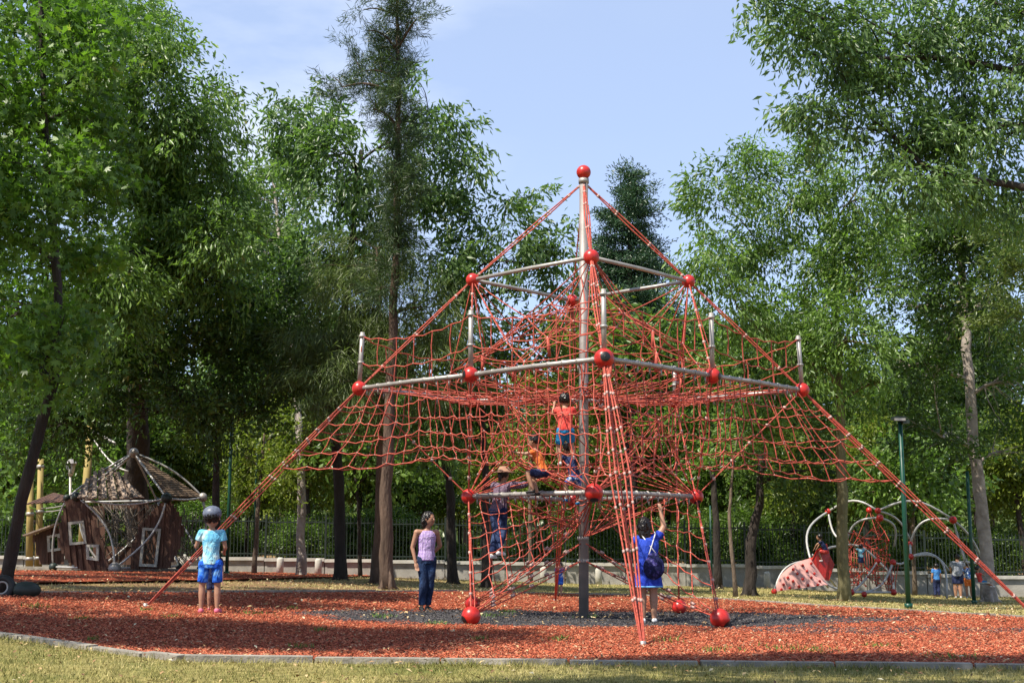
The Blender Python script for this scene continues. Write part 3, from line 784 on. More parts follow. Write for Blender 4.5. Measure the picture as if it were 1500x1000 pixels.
tree('cypress_tree', b0, [b0, at(1570, 600, 33), at(1560, 420, 33), at(1555, 300, 33)], .18,
     PB(33, [(1510, 300, 34, 14, 10), (1500, 345, 40, 14, 12), (1510, 400, 44, 18, 12), (1500, 460, 40, 20, 12)], .6),
     'cedar', M['needle_olive'], M['bark_red'], 'conifer with rust-tinged flat sprays poking in at the right edge', 'tree', seed=17)
# --- the smaller trees behind the tower
small = [
 (712, 36, .14, [(712, 700), (706, 620), (715, 540)], [(700, 560, 60, 45, 26), (760, 520, 60, 50, 28), (730, 620, 60, 40, 22), (650, 640, 40, 40, 14)], 'leaf_dark', 'small', 'dark slim tree seen through the left side of the rope tower'),
 (777, 44, .08, [(776, 720), (780, 640), (790, 560)], [(800, 560, 70, 60, 30), (850, 500, 60, 60, 26), (780, 640, 60, 45, 20), (860, 610, 60, 50, 20)], 'leaf_yellow', 'far', 'yellow-green tree behind the child in the red shirt, thin stem'),
 (1052, 42, .13, [(1048, 740), (1040, 660), (1035, 580)], [(1010, 560, 60, 55, 28), (960, 520, 60, 55, 26), (1060, 520, 55, 50, 24), (1040, 640, 70, 40, 24), (960, 620, 60, 50, 24), (990, 470, 45, 40, 16)], 'leaf_ash', 'far', 'grey-stemmed tree seen just past the right rope of the tower'),
 (1078, 34.5, .06, [(1068, 760), (1072, 700), (1080, 640)], [(1085, 640, 45, 40, 22), (1110, 600, 40, 40, 18), (1060, 680, 30, 26, 10)], 'leaf_ash', 'small', 'very thin leaning young tree left of the dark leaning trunk'),
 (1098, 35.5, .17, [(1100, 790), (1112, 740), (1116, 660), (1120, 590)], [(1130, 600, 50, 45, 26), (1180, 620, 45, 45, 22), (1110, 690, 45, 30, 14), (1180, 690, 50, 34, 18), (1130, 530, 50, 50, 24)], 'leaf_dark', 'small', 'dark tree with a bent trunk left of the ladybird climbing dome'),
 (372, 40, .08, [(378, 740), (385, 660), (390, 620)], [(400, 640, 50, 45, 22), (360, 670, 40, 40, 14), (420, 700, 34, 30, 10)], 'leaf_yellow', 'small', 'young yellow-green tree behind the left guy rope'),
 (528, 42, .07, [(525, 740), (520, 690), (515, 640)], [(520, 660, 50, 40, 20), (570, 690, 50, 34, 16), (600, 640, 40, 40, 16)], 'leaf_ash', 'far', 'thin tree between the casuarina trunks and the leaning ash'),
 (1340, 43, .08, [(1338, 760), (1340, 700)], [(1330, 690, 50, 34, 18), (1290, 660, 45, 40, 18), (1380, 700, 40, 34, 14), (1270, 720, 40, 24, 10)], 'leaf_ash', 'far', 'young tree behind the arches of the climbing dome'),
 (55, 44, .10, [(52, 760), (60, 700), (70, 640)], [(60, 660, 50, 44, 22), (20, 640, 40, 50, 20), (110, 690, 44, 30, 14), (30, 730, 34, 24, 8)], 'leaf_ash', 'far', 'lit green tree behind the yellow rope-course poles'),
]
for i, (px, Y, r0, tp, bs, lm, kd, lab) in enumerate(small):
    b0 = ground_px(px, Y)
    tree('young_tree', b0, [b0]+TR(Y, tp), r0, PB(Y, bs, 1.0, .9), kd, M[lm], M['bark_dark'] if i % 2 == 0 else M['bark'], lab, 'tree', seed=30+i, twigs=.4)

# --- woodland beyond the fence: three kinds, each tree a copy
def proto_tree(seed, H, rad, lm, kd, bm, n, label, name='woodland_tree'):
    rr = random.Random(seed)
    bs = []
    for i in range(n):
        a = rr.uniform(0, 6.28); q = rr.uniform(0, .75)*rad; z = rr.uniform(.36, .93)
        k = rad*rr.uniform(.32, .5)*(1.15-.6*abs(z-.5))
        bs.append((Vector((math.cos(a)*q*(1.2-z*.6), math.sin(a)*q*(1.2-z*.6), H*z)), (k, k, k*.8), 26))
    return tree(name, (0, 0, 0), [(0, 0, 0), (.1, 0, H*.3), (-.1, .1, H*.6), (0, 0, H*.85)], .2, bs, kd, lm, bm, label, 'tree', seed=seed, twigs=.12)
pa = proto_tree(51, 11, 3.6, M['leaf_mid'], 'far', M['bark'], 20, 'x')
pb = proto_tree(52, 14, 4.4, M['leaf_dark'], 'far', M['bark_dark'], 24, 'x')
pc = proto_tree(53, 9, 3.2, M['leaf_pale'], 'far', M['bark_pale'], 16, 'x')
pd = proto_tree(54, 3.4, 2.0, M['leaf_mid'], 'small', M['bark_dark'], 12, 'x', 'shrub')
LM = [(-70, 'beyond the left edge'), (10, 'behind the leaning sweetgum trunk'), (60, 'behind the yellow rope-course poles'), (130, 'behind the left half of the play house'), (200, 'behind the play house peak'), (255, 'behind the right side of the play house'),
      (310, 'behind the boy in light blue'), (372, 'behind the thin dark post'), (440, 'behind the pale forked tree'), (500, 'behind the dark ash trunk'), (560, 'behind the casuarina trunks'), (628, 'behind the woman in purple'), (665, 'behind the slim dark ash'), (715, 'behind the climber in the hat'),
      (780, 'behind the child in orange'), (825, 'behind the child in blue and white'), (860, 'behind the mast'), (905, 'behind the front guy ropes'), (955, 'behind the woman in the blue dress'), (1000, 'behind the right lower ball'), (1050, 'behind the grey-stemmed tree'), (1098, 'behind the bent dark trunk'),
      (1165, 'behind the spotted ladybird panel'), (1237, 'behind the mossy trunk'), (1285, 'behind the red dome net'), (1331, 'behind the green lamp post'), (1375, 'behind the arches'), (1405, 'behind the man in grey'), (1445, 'behind the pale leaning trunk'), (1500, 'at the right edge'), (1600, 'beyond the right edge')]
taken = set()
def landmark(kind, px):
    for q, w in sorted(LM, key=lambda t: abs(t[0]-px)):
        if (kind, w) not in taken: taken.add((kind, w)); return w
    return ''
words = {0: 'mid green woodland tree beyond the fence', 1: 'dark tall woodland tree beyond the fence', 2: 'pale green woodland tree beyond the fence'}
spots = []
for i, px in enumerate(range(-90, 1640, 118)):
    spots.append((px+random.uniform(-30, 30), random.uniform(50, 58), [0, 1, 0, 2][i % 4], random.uniform(.62, .9)))
for i, px in enumerate(range(-110, 1680, 112)):
    spots.append((px+random.uniform(-30, 30), random.uniform(64, 84), [1, 0, 1][i % 3], random.uniform(.78, 1.05)))
used = set()
for i, (px, Y, k, s) in enumerate(spots):
    src = [pa, pb, pc][k]
    o = src if k not in used else copy_tree(src)
    used.add(k)
    g = ground_px(px, Y)
    o.location = g; o.scale = (s, s, s*random.uniform(.9, 1.1)); o.rotation_euler.z = random.uniform(0, 6.28)
    setp(o, ['mid green', 'dark tall', 'pale green'][k]+(' tree just past the fence, ' if Y < 60 else ' tree well past the fence, ')+landmark((k, Y < 60), px), 'tree', ['mid green trees beyond the fence', 'dark tall trees beyond the fence', 'pale trees beyond the fence'][k])
for i, px in enumerate(range(-80, 1640, 74)):
    o = pd if i == 0 else copy_tree(pd)
    g = ground_px(px+random.uniform(-15, 15), random.uniform(47.5, 51)); lw = landmark('s', px)
    s = random.uniform(.35, .85)
    o.location = g; o.scale = (s, s, s*random.uniform(.8, 1.0)); o.rotation_euler.z = random.uniform(0, 6.28)
    setp(o, 'leafy shrub growing just past the iron fence, '+lw, 'shrub', 'shrubs behind the iron fence')
# slim bare-stemmed trees between the shrubs
pe = proto_tree(55, 9.5, 2.3, M['leaf_yellow'], 'far', M['bark_dark'], 9, 'x', 'slim_tree')
for i, px in enumerate(range(20, 1500, 105)):
    o = pe if i == 0 else copy_tree(pe)
    q = px+random.uniform(-30, 30); o.location = ground_px(q, random.uniform(47, 56)); s = random.uniform(.55, .8); w_ = random.uniform(.7, 1.0)
    o.scale = (s*w_, s*w_, s); o.rotation_euler = (random.uniform(-.06, .06), random.uniform(-.08, .08), random.uniform(0, 6.28))
    setp(o, 'slim dark-stemmed tree past the fence, '+landmark('e', q), 'tree', 'slim trees beyond the fence')
# far wood that reads as one mass
r = np.random.default_rng(77)
n = 5200
Y = r.uniform(95, 135, n); X = r.uniform(-.5, .5, n)*Y*1.05; H = r.uniform(0, 1, n)**.7*(9+3*np.sin(X*.12)+2*np.sin(X*.31+1))
C = np.stack([X, Y, terrain_np(X, Y)+H], 1)
KIND['mass'] = dict(L=.9, W=.5, fold=.2, droop=.3, n=26, sp=1.2, tw=1.5)
V, F, v = clump_leaves(C, r.normal(0, 1, (n, 3))*.3+np.array([0, -1, .2]), 'mass', r)
np_mesh('distant_wood', V, F, M['leaf_hazed'], var=v, loc=(0, 110, 0), kind='stuff', label='dense distant wood closing the view behind all the trees', cat='wood')
# trees behind the camera side whose shade falls on the chips and the front grass
b0 = Vector((-12.5, 9.0, gz(-12.5, 9.0)))
tree('shade_tree', b0, [b0, b0+Vector((.3, .4, 4)), b0+Vector((1, 1.5, 7.5)), b0+Vector((2, 2.5, 10))], .25,
     [(Vector((-8.6, 12.2, 8.6)), (2.6, 1.35, .6), 330), (Vector((-5.8, 12.5, 8.4)), (1.8, .8, .5), 170), (Vector((-11.6, 12.4, 8.6)), (1.8, 1.4, .6), 120), (Vector((-7.4, 11.0, 8.5)), (1.9, .6, .5), 170), (Vector((-11.5, 13, 9)), (1.8, 1.6, 1.2), 50), (Vector((-12.0, 17.2, 9.5)), (2.4, .9, .8), 130), (Vector((-9.0, 17.3, 9.4)), (2.0, .7, .6), 100)],
     'small', M['leaf_ash'], M['bark'], 'leafy tree standing outside the left edge, shading the chips', 'tree', seed=61)
b0 = Vector((-6.5, 3.0, gz(-6.5, 3.0)))
tree('shade_tree', b0, [b0, b0+Vector((.3, .4, 4)), b0+Vector((1.5, 2, 7.5)), b0+Vector((3, 4, 9.5))], .22,
     [(Vector((-1.6, 8.75, 8.8)), (1.9, .55, .4), 190), (Vector((1.0, 8.6, 8.8)), (1.2, .5, .4), 80), (Vector((-2.6, 6.9, 9)), (2.2, .45, .5), 80), (Vector((.4, 6.8, 9)), (1.4, .4, .6), 50)],
     'small', M['leaf_ash'], M['bark'], 'leafy tree behind the viewpoint whose branches shade the near edge', 'tree', seed=62)

b0 = Vector((-17, 22, gz(-17, 22)))
tree('shade_tree', b0, [b0, b0+Vector((.3, 0, 4)), b0+Vector((1, .5, 7.5)), b0+Vector((2, 1, 10))], .25,
     [(Vector((-13.5, 19.6, 9.5)), (2.6, 1.0, .8), 110), (Vector((-14.5, 23.5, 9.5)), (2.8, 1.5, .9), 120), (Vector((-13.2, 27.5, 9.8)), (2.6, 1.6, .9), 120), (Vector((-17, 30, 9.8)), (2.6, 1.6, .9), 60)],
     'small', M['leaf_ash'], M['bark'], 'leafy tree outside the left edge, farther back, shading the play house path', 'tree', seed=63)
# ================================================================== ROPE CLIMBING TOWER
mast_base = MAST
TW = empty('rope_climbing_tower', mast_base, 'tall red rope climbing pyramid on a grey mast with red balls', 'climbing frame')
def ZH(px, py, Y): return at(px, py, Y)
top = at(855, 262, 20.3)
MB().tube([mast_base-Vector((0, 0, .2)), mast_base.lerp(top, .5), top], [.078, .075, .070], 14).build('mast', M['mast'], TW)
m = MB(); m.tube([top-Vector((0, 0, .08)), top+Vector((0, 0, .0))], .085, 14); m.build('mast_collar', M['steel'], TW)
def ball(p, r=.115, cap=None, parent=TW, n=18):
    b = MB(); b.sphere(p, r, n, 12); o = b.build('ball', M['ball'], parent)
    if cap is not None:
        c = MB(); d = Vector(cap).normalized()
        R = d.to_track_quat('Z', 'Y').to_matrix()
        vs = []; k = 14
        for j, a in enumerate((0.02, .18, .34, .5)):
            for i in range(k):
                t = 2*math.pi*i/k
                vs.append(Vector(p)+R @ Vector((math.sin(a)*math.cos(t), math.sin(a)*math.sin(t), math.cos(a)))*(r*1.035))
        fs = [tuple(range(k))]+[(j*k+i, j*k+(i+1) % k, (j+1)*k+(i+1) % k, (j+1)*k+i) for j in range(3) for i in range(k)]
        c.add(vs, fs, True); c.build('ball_cap', M['cap'], o)
    return o
def beam(a, b, r=.034, wraps=0, parent=TW):
    a, b = Vector(a), Vector(b)
    mb = MB(); mb.tube([a, a.lerp(b, .5)+Vector((0, 0, .012)), b], r, 10); o = mb.build('beam', M['steel'], parent)
    if wraps:
        w = MB(); d = (b-a).normalized()
        for i in range(wraps):
            p = a.lerp(b, (i+.7)/(wraps+.4))+Vector((0, 0, .012*math.sin((i+.7)/(wraps+.4)*math.pi)))
            w.tube([p-d*.012, p+d*.012], r*1.28, 8)
            w.tube([p-Vector((0, 0, r)), p-Vector((0, 0, .13))], .012, 5)
        w.build('rope_loop', M['steel'], o, kind='stuff')
    return o
# frames (places measured off the photograph, kept level and square)
zU = at(695, 411, 20.3).z; zM = at(530, 570, 20.3).z; zL = at(690, 727, 20.3).z
mx0, my0 = mast_base.x, 20.3
rU, rM, rL = 1.745, 3.53, 1.79
def fr(r, z, yaw=.03):
    c, s = math.cos(yaw), math.sin(yaw)
    def P(x, y): return Vector((mx0+(x*c-y*s)*r, my0+(x*s+y*c)*r, z))
    return {'L': P(-1, 0), 'F': P(0, -1), 'R': P(1, 0), 'B': P(0, 1), 'FL': P(-.5, -.5), 'FR': P(.5, -.5), 'BL': P(-.5, .5), 'BR': P(.5, .5)}
U, Mi, Lo = fr(rU, zU, .035), fr(rM, zM, .03), fr(rL, zL, .035)
# ball on top
ball(top+Vector((0, 0, .11)), .118)
for k in 'LFRB': ball(U[k], .108 if k != 'F' else .118)
for a, b in ('LF', 'FR', 'RB', 'BL'): beam(U[a], U[b], .030)
for k, cap in (('L', None), ('F', (0.05, -1, .1)), ('R', None), ('FL', (-1, -.45, .05)), ('FR', (1, -.5, -.15)), ('BL', None), ('BR', None)):
    ball(Mi[k], .118 if k != 'F' else .135, cap)
for a, b, n in (('L', 'FL', 9), ('FL', 'F', 9), ('F', 'FR', 9), ('FR', 'R', 9), ('L', 'BL', 8), ('BL', 'BR', 10), ('BR', 'R', 8)): beam(Mi[a], Mi[b], .034, n)
for k, cap in (('L', None), ('F', (0, -.5, -1)), ('R', (.2, -.6, -1)), ('B', None)): ball(Lo[k], .12 if k != 'F' else .135, cap)
for a, b, n in (('L', 'F', 9), ('F', 'R', 9), ('R', 'B', 7), ('B', 'L', 7)): beam(Lo[a], Lo[b], .036, n)
# ground balls
def gpt(px, pyb, Y): g = ground_px(px, Y); return Vector((g.x, g.y, gz(g.x, g.y)+.13))
G = {'FL': gpt(690, 0, 18.3), 'FR': gpt(1055, 0, 18.0), 'BL': gpt(692, 0, 21.6), 'BR': gpt(995, 0, 20.9)}
ball(G['FL'], .135, (-.9, -.5, -.5)); ball(G['FR'], .14, (.75, -.5, -.75)); ball(G['BL'], .125); ball(G['BR'], .12, (0, -.3, -1))
# posts above the middle frame
posts = {}
for k, h in (('L', .90), ('FL', .95), ('F', .93), ('FR', .93), ('R', .88), ('BR', .62), ('BL', .8)):
    a = Mi[k]; b = a+Vector((.035*(1 if a.x < mx0 else -1)*(k in 'LR'), 0, h)); posts[k] = b
    mb = MB(); mb.tube([a+Vector((0, 0, .05)), b], .036, 10); o = mb.build('post', M['steel'], TW)
    c = MB()
    for t in (.46, .93):
        q = a.lerp(b, t); c.tube([q-Vector((0, 0, .018)), q+Vector((0, 0, .018))], .052, 10)
    c.build('post_ring', M['steel'], o, kind='stuff')
# ---- ropes
RR = .009
def rope(mb, a, b, sag=0.0, r=RR, n=5, k=6, wig=0.0):
    a, b = Vector(a), Vector(b); pts = []
    for i in range(k+1):
        t = i/k; p = a.lerp(b, t); p.z -= sag*4*t*(1-t)
        if wig and 0 < i < k: p += Vector((random.gauss(0, wig), random.gauss(0, wig), random.gauss(0, wig)))
        pts.append(p)
    mb.tube(pts, r, n, caps=False)
    return pts
def grid_net(name, S, nu, nv, fe=.017, r=RR, wig=.012, skipv=0.0, edge=None, parent=TW):
    """S(u, v) -> point; nu columns, nv rows of rope; clamps at every crossing"""
    rp, fb = MB(), MB()
    P = [[Vector(S(i/nu, j/nv))+Vector((random.gauss(0, wig), random.gauss(0, wig), random.gauss(0, wig)))*(0 < i < nu and 0 < j) for j in range(nv+1)] for i in range(nu+1)]
    for j in range(nv+1):
        row = [P[i][j] for i in range(nu+1)]
        q = []
        for a, b in zip(row, row[1:]):
            q += [a, a.lerp(b, .5)-Vector((0, 0, .02+(b-a).length*.035))]
        q.append(row[-1])
        if j > 0 or edge: rp.tube(q, r*1.05, 5, caps=False)
    for i in range(nu+1):
        q = []
        for a, b in zip(P[i], P[i][1:]):
            q += [a, a.lerp(b, .5)+Vector((random.gauss(0, .012), random.gauss(0, .012), 0))]
        q.append(P[i][-1])
        # a few cords end early
        if random.random() < skipv: q = q[:-2]
        rp.tube(q, r, 5, caps=False)
    for i in range(nu+1):
        for j in range(1, nv+1): fb.octa(P[i][j], fe)
    o = rp.build(name, M['rope'], parent)
    fb.build('rope_clamp', M['ferrule'], o, kind='stuff')
    return P
# guys
anch = {'L': ground_at(213, 889), 'F': ground_at(942, 946), 'R': ground_px(1520, 20.3)}
anch['B'] = Vector((mx0-.2, my0+7.2, gz(mx0, my0+7.2)))
def bundle(a, b, k, spread, mid=.45, clamps=(.08, .2, .33, .46, .6, .8), r=.0115, perp=Vector((1, 0, 0)), name='guy_rope'):
    a, b = Vector(a), Vector(b)
    rp, fb = MB(), MB(); d = (b-a).normalized(); s = perp-d*perp.dot(d); s.normalize(); w = d.cross(s)
    for i in range(k):
        f = (i/(k-1)-.5) if k > 1 else 0
        pts = []
        for t in (0, .08, .2, .33, .46, .6, .8, 1):
            amp = spread*max(.16, (1-abs(t-mid)/(mid if t < mid else 1-mid))**.7)
            pts.append(a.lerp(b, t)+s*f*amp+w*amp*.3*math.sin(i*2.1))
        rp.tube(pts, r, 6, caps=False)
    for t in clamps:
        amp = spread*max(.16, (1-abs(t-mid)/(mid if t < mid else 1-mid))**.7)
        for i in range(k):
            f = (i/(k-1)-.5) if k > 1 else 0
            p = a.lerp(b, t+random.uniform(-.004, .004))+s*f*amp+w*amp*.3*math.sin(i*2.1)
            fb.tube([p-d*.02, p+d*.02], r*1.55, 7)
    o = rp.build(name, M['rope'], TW); fb.build('rope_clamp', M['ferrule'], o, kind='stuff')
    e = MB(); e.tube([b-Vector((0, 0, .05)), b+Vector((0, 0, .06))], .035, 8); e.build('anchor', M['steel'], o)
    return o
bundle(Mi['F'], anch['F'], 5, .24, clamps=(.07, .14, .2, .28, .36, .44, .55, .7, .86), perp=Vector((1, 0, 0)))
bundle(Mi['L'], anch['L'], 3, .10, perp=Vector((0, 0, 1)), clamps=(.1, .15, .2, .25, .3, .36, .42, .6, .8))
bundle(Mi['R'], anch['R'], 3, .10, perp=Vector((0, 0, 1)), clamps=(.12, .2, .26, .33, .42, .5, .62, .75, .9))
bundle(Vector((mx0-.1, my0+2.5, zM)), anch['B'], 3, .12, perp=Vector((1, 0, 0)))
bundle(U['L'], Mi['L'], 2, .04, perp=Vector((0, 0, 1)), clamps=(.15, .5, .8), name='stay_rope')
bundle(U['R'], Mi['R'], 2, .04, perp=Vector((0, 0, 1)), clamps=(.15, .5, .8), name='stay_rope')
bundle(U['F'], Mi['F'], 4, .12, clamps=(.1, .3, .5, .7, .9), name='stay_rope')
bundle(U['B'], Mi['BL'].lerp(Mi['BR'], .5), 2, .10, clamps=(.3, .7), name='stay_rope')
tt = top-Vector((0, 0, .06))
for k, n in (('L', 2), ('R', 2), ('F', 3), ('B', 1)): bundle(tt+(U[k]-tt)*.02, U[k], n, .05 if k != 'F' else .08, clamps=(.03, .12, .3, .62, .94), perp=Vector((0, 0, 1)) if k in 'LR' else Vector((1, 0, 0)), name='top_stay_rope')
# verticals: middle frame -> lower frame / ground balls
def vrope(pts, name='hanging_rope', r=.012, clamp=True):
    rp, fb = MB(), MB(); rp.tube(pts, r, 6, caps=False)
    for a, b in zip(pts, pts[1:]):
        L = (Vector(b)-Vector(a)).length
        for i in range(1, int(L/.45)+1):
            p = Vector(a).lerp(Vector(b), i/(int(L/.45)+1)); fb.tube([p-Vector((0, 0, .025)), p+Vector((0, 0, .025))], .026, 6)
    o = rp.build(name, M['rope'], TW); fb.build('rope_clamp', M['ferrule'], o, kind='stuff')
vrope([Mi['FL'], Lo['L'].lerp(Mi['FL'], .0)+Vector((0, 0, 0))]); vrope([Lo['L'], G['FL']])
vrope([Mi['FR'], Lo['R']]); vrope([Lo['R'], G['FR']])
vrope([Mi['BL'], Lo['L']]); vrope([Lo['L'], G['BL']]); vrope([Mi['BR'], Lo['R']]); 
mb = MB(); mb.tube([Mi['BR']-Vector((0, 0, .1)), G['BR']], .014, 6); mb.build('hanging_rope', M['rope_dark'], TW)
vrope([U['L'], Mi['FL']]); vrope([U['R'], Mi['FR']]); vrope([U['L'], Mi['BL']]); vrope([U['R'], Mi['BR']])
vrope([Mi['L'], Lo['L']]); vrope([Mi['R'], Lo['R']]); vrope([Mi['F'], Lo['F']])
# sloping side nets: between two guys, hanging off the middle frame
def side_net(gA, gB, fA, fMid, fB, tA, tB, nu, nv, pull=1.0, sag=.15, parent=TW):
    A0, A1 = Vector(fA), Vector(fA).lerp(Vector(gA), tA)
    B0, B1 = Vector(fB), Vector(fB).lerp(Vector(gB), tB)
    M0 = Vector(fMid); ctr = Vector((mx0, my0, 0))
    def S(u, v):
        topp = A0.lerp(M0, u*2) if u < .5 else M0.lerp(B0, u*2-1)
        s = 4*u*(1-u)
        bot = A1.lerp(B1, u); inw = (Vector((ctr.x, ctr.y, bot.z))-bot)
        bot = bot+inw*(.30*pull)*s**1.0+Vector((0, 0, .26*s-.10*math.sin(u*math.pi*3)**2))
        p = topp.lerp(bot, v); bulge = 4*v*(1-v)
        p.z -= sag*bulge*(.4+s*.3)
        return p
    return grid_net('side_net', S, nu, nv, skipv=.12, wig=.022)
side_net(anch['L'], anch['F'], Mi['L'], Mi['FL'], Mi['F'], .375, .44, 25, 5)
side_net(anch['F'], anch['R'], Mi['F'], Mi['FR'], Mi['R'], .44, .40, 25, 5)
Bm = Mi['BL'].lerp(Mi['BR'], .5)
side_net(anch['L'], anch['B'], Mi['L'], Mi['BL'], Bm, .375, .36, 15, 4)
side_net(anch['B'], anch['R'], Bm, Mi['BR'], Mi['R'], .36, .40, 15, 4)
# platform net, sagging, one for each side of the middle frame
def tri_net(name, A, B, C, D, nu, nv, sag, wig=.015):
    A, B, C, D = [Vector(p) for p in (A, B, C, D)]
    def S(u, v):
        p = A.lerp(B, u).lerp(D.lerp(C, u), v); p.z -= sag*16*u*(1-u)*v*(1-v)+.0
        return p
    return grid_net(name, S, nu, nv, wig=wig, edge=True)
cen = Vector((mx0, my0, zM-.12))
tri_net('platform_net', Mi['L'], Mi['F'], cen+Vector((.1, -.1, 0)), cen+Vector((-.2, 0, 0)), 11, 4, .20)
tri_net('platform_net', Mi['F'], Mi['R'], cen+Vector((.2, 0, 0)), cen+Vector((0, -.1, 0)), 11, 4, .20)
tri_net('platform_net', Mi['L'], Mi['BL'], Mi['BL'].lerp(cen, .8), cen+Vector((-.2, 0, 0)), 8, 3, .15)
tri_net('platform_net', Mi['BL'], Mi['BR'], cen+Vector((.2, .1, 0)), cen+Vector((-.2, .1, 0)), 8, 3, .15)
tri_net('platform_net', Mi['BR'], Mi['R'], cen+Vector((.2, 0, 0)), Mi['BR'].lerp(cen, .8), 8, 3, .15)
# handrail nets between the posts
def rail(kA, kB, n, lo0=.46, hi0=.93, sag=.15):
    a, b = Mi[kA], Mi[kB]; pa_, pb_ = posts[kA], posts[kB]
    def S(u, v):
        A = a.lerp(pa_, lo0+(hi0-lo0)*(1-v)); B = b.lerp(pb_, lo0+(hi0-lo0)*(1-v))
        p = A.lerp(B, u); p.z -= sag*4*u*(1-u); return p
    grid_net('handrail_net', S, n, 1, edge=True, wig=.006)
    rp = MB()
    for i in range(1, n):
        if i % 2 == 0: rp = MB(); rope(rp, S(i/n, 1), a.lerp(b, i/n), r=RR*.95, k=2, wig=.02); rp.build('hanging_cord', M['rope'], TW)
rail('L', 'FL', 6); rail('FR', 'R', 6); rail('BL', 'BR', 7); rail('L', 'BL', 5); rail('BR', 'R', 5); rail('FL', 'F', 6); rail('F', 'FR', 6)
# the tangle of ropes in the upper pyramid: rings round the mast and fans from every ball
rings = []
for j, (z, r_, n) in enumerate(((zM+.25, 2.1, 12), (zM+.62, 1.75, 12), (zM+.95, 1.25, 9), (zM+1.22, .7, 6))):
    ring = []
    for i in range(n):
        a = 2*math.pi*i/n+j*.2
        q = 1/(abs(math.cos(a))+abs(math.sin(a)))*.35+.68
        ring.append(Vector((mx0+math.cos(a)*r_*q+random.gauss(0, .05), my0+math.sin(a)*r_*q+random.gauss(0, .05), z+random.gauss(0, .07))))
    rings.append(ring)
rp, fb = MB(), MB()
for ring in rings:
    c = ring+[ring[0]]
    for a, b in zip(c, c[1:]): rope(rp, a, b, .03, k=2)
    for p in ring: fb.octa(p, .024)
for A, B in zip(rings, rings[1:]):
    for i, p in enumerate(A):
        near = sorted(B, key=lambda q: (q-p).length)[:2]
        for q in near: rope(rp, p, q, .02, k=2)
o = rp.build('inner_net', M['rope'], TW); fb.build('rope_clamp', M['ferrule'], o, kind='stuff')
for k in 'LFRB':
    rp, fb = MB(), MB()
    cand = sorted(rings[1]+rings[2], key=lambda q: (q-U[k]).length)[:6]
    for q in cand: rope(rp, U[k], q, .02, k=3, r=RR); fb.octa(U[k].lerp(q, .25), .022)
    cand = sorted(rings[0], key=lambda q: (q-U[k]).length)[:2]
    for q in cand: rope(rp, U[k], q, .02, k=3, r=RR)
    o = rp.build('fan_rope', M['rope'], TW); fb.build('rope_clamp', M['ferrule'], o, kind='stuff')
rp = MB()
for i, p in enumerate(rings[0]):
    a = math.atan2(p.y-my0, p.x-mx0)
    q = Vector((mx0+math.cos(a)*rM*.62, my0+math.sin(a)*rM*.62, zM-.02)); rope(rp, p, q, .02, k=2, r=RR*1.1)
    rope(rp, p, Vector((mx0+math.cos(a)*.3, my0+math.sin(a)*.3, zM-.1)), .03, k=2)
for p in rings[3]: rope(rp, p, Vector((mx0, my0, zU+.1)), 0, k=2)
rp.build('inner_net', M['rope'], TW)
# thick sleeves where ropes meet (red collars seen through the net)
for p in rings[1][::2]+rings[0][1::3]: sl = MB(); sl.tube([p, p+Vector((random.gauss(0, .03), 0, -.28))], .028, 7); sl.build('rope_sleeve', M['rope'], TW)
# between platform and lower frame: fans up from each lower ball and a cone of rings
ringL = []
for j, (z, r_, n) in enumerate(((zL+.5, 1.1, 9), (zM-.5, 1.3, 9))):
    ring = []
    for i in range(n):
        a = 2*math.pi*i/n+.13*j
        ring.append(Vector((mx0+math.cos(a)*r_+random.gauss(0, .07), my0+math.sin(a)*r_+random.gauss(0, .07), z+random.gauss(0, .06))))
    ringL.append(ring)
rp, fb = MB(), MB()
for ring in ringL:
    c = ring+[ring[0]]
    for a, b in zip(c, c[1:]): rope(rp, a, b, .04, k=2)
    for p in ring: fb.octa(p, .023)
for A, B in zip(ringL, ringL[1:]):
    for p in A:
        for q in sorted(B, key=lambda q: (q-p).length)[:2]: rope(rp, p, q, .02, k=2)
for p in ringL[1]:
    a = math.atan2(p.y-my0, p.x-mx0); rope(rp, p, Vector((mx0+math.cos(a)*1.9, my0+math.sin(a)*1.9, zM-.08)), .02, k=2)
    rope(rp, p, Vector((mx0+math.cos(a)*.5, my0+math.sin(a)*.5, zM-.15)), .02, k=2)
o = rp.build('inner_net', M['rope'], TW); fb.build('rope_clamp', M['ferrule'], o, kind='stuff')
for k in 'LFRB':
    rp, fb = MB(), MB()
    for q in sorted(ringL[0], key=lambda q: (q-Lo[k]).length)[:6]: rope(rp, Lo[k], q, .02, k=3)
    for q in sorted(ringL[1], key=lambda q: (q-Lo[k]).length)[:5]: rope(rp, Lo[k], q, .02, k=3); fb.octa(Lo[k].lerp(q, .3), .022)
    o = rp.build('fan_rope', M['rope'], TW); fb.build('rope_clamp', M['ferrule'], o, kind='stuff')
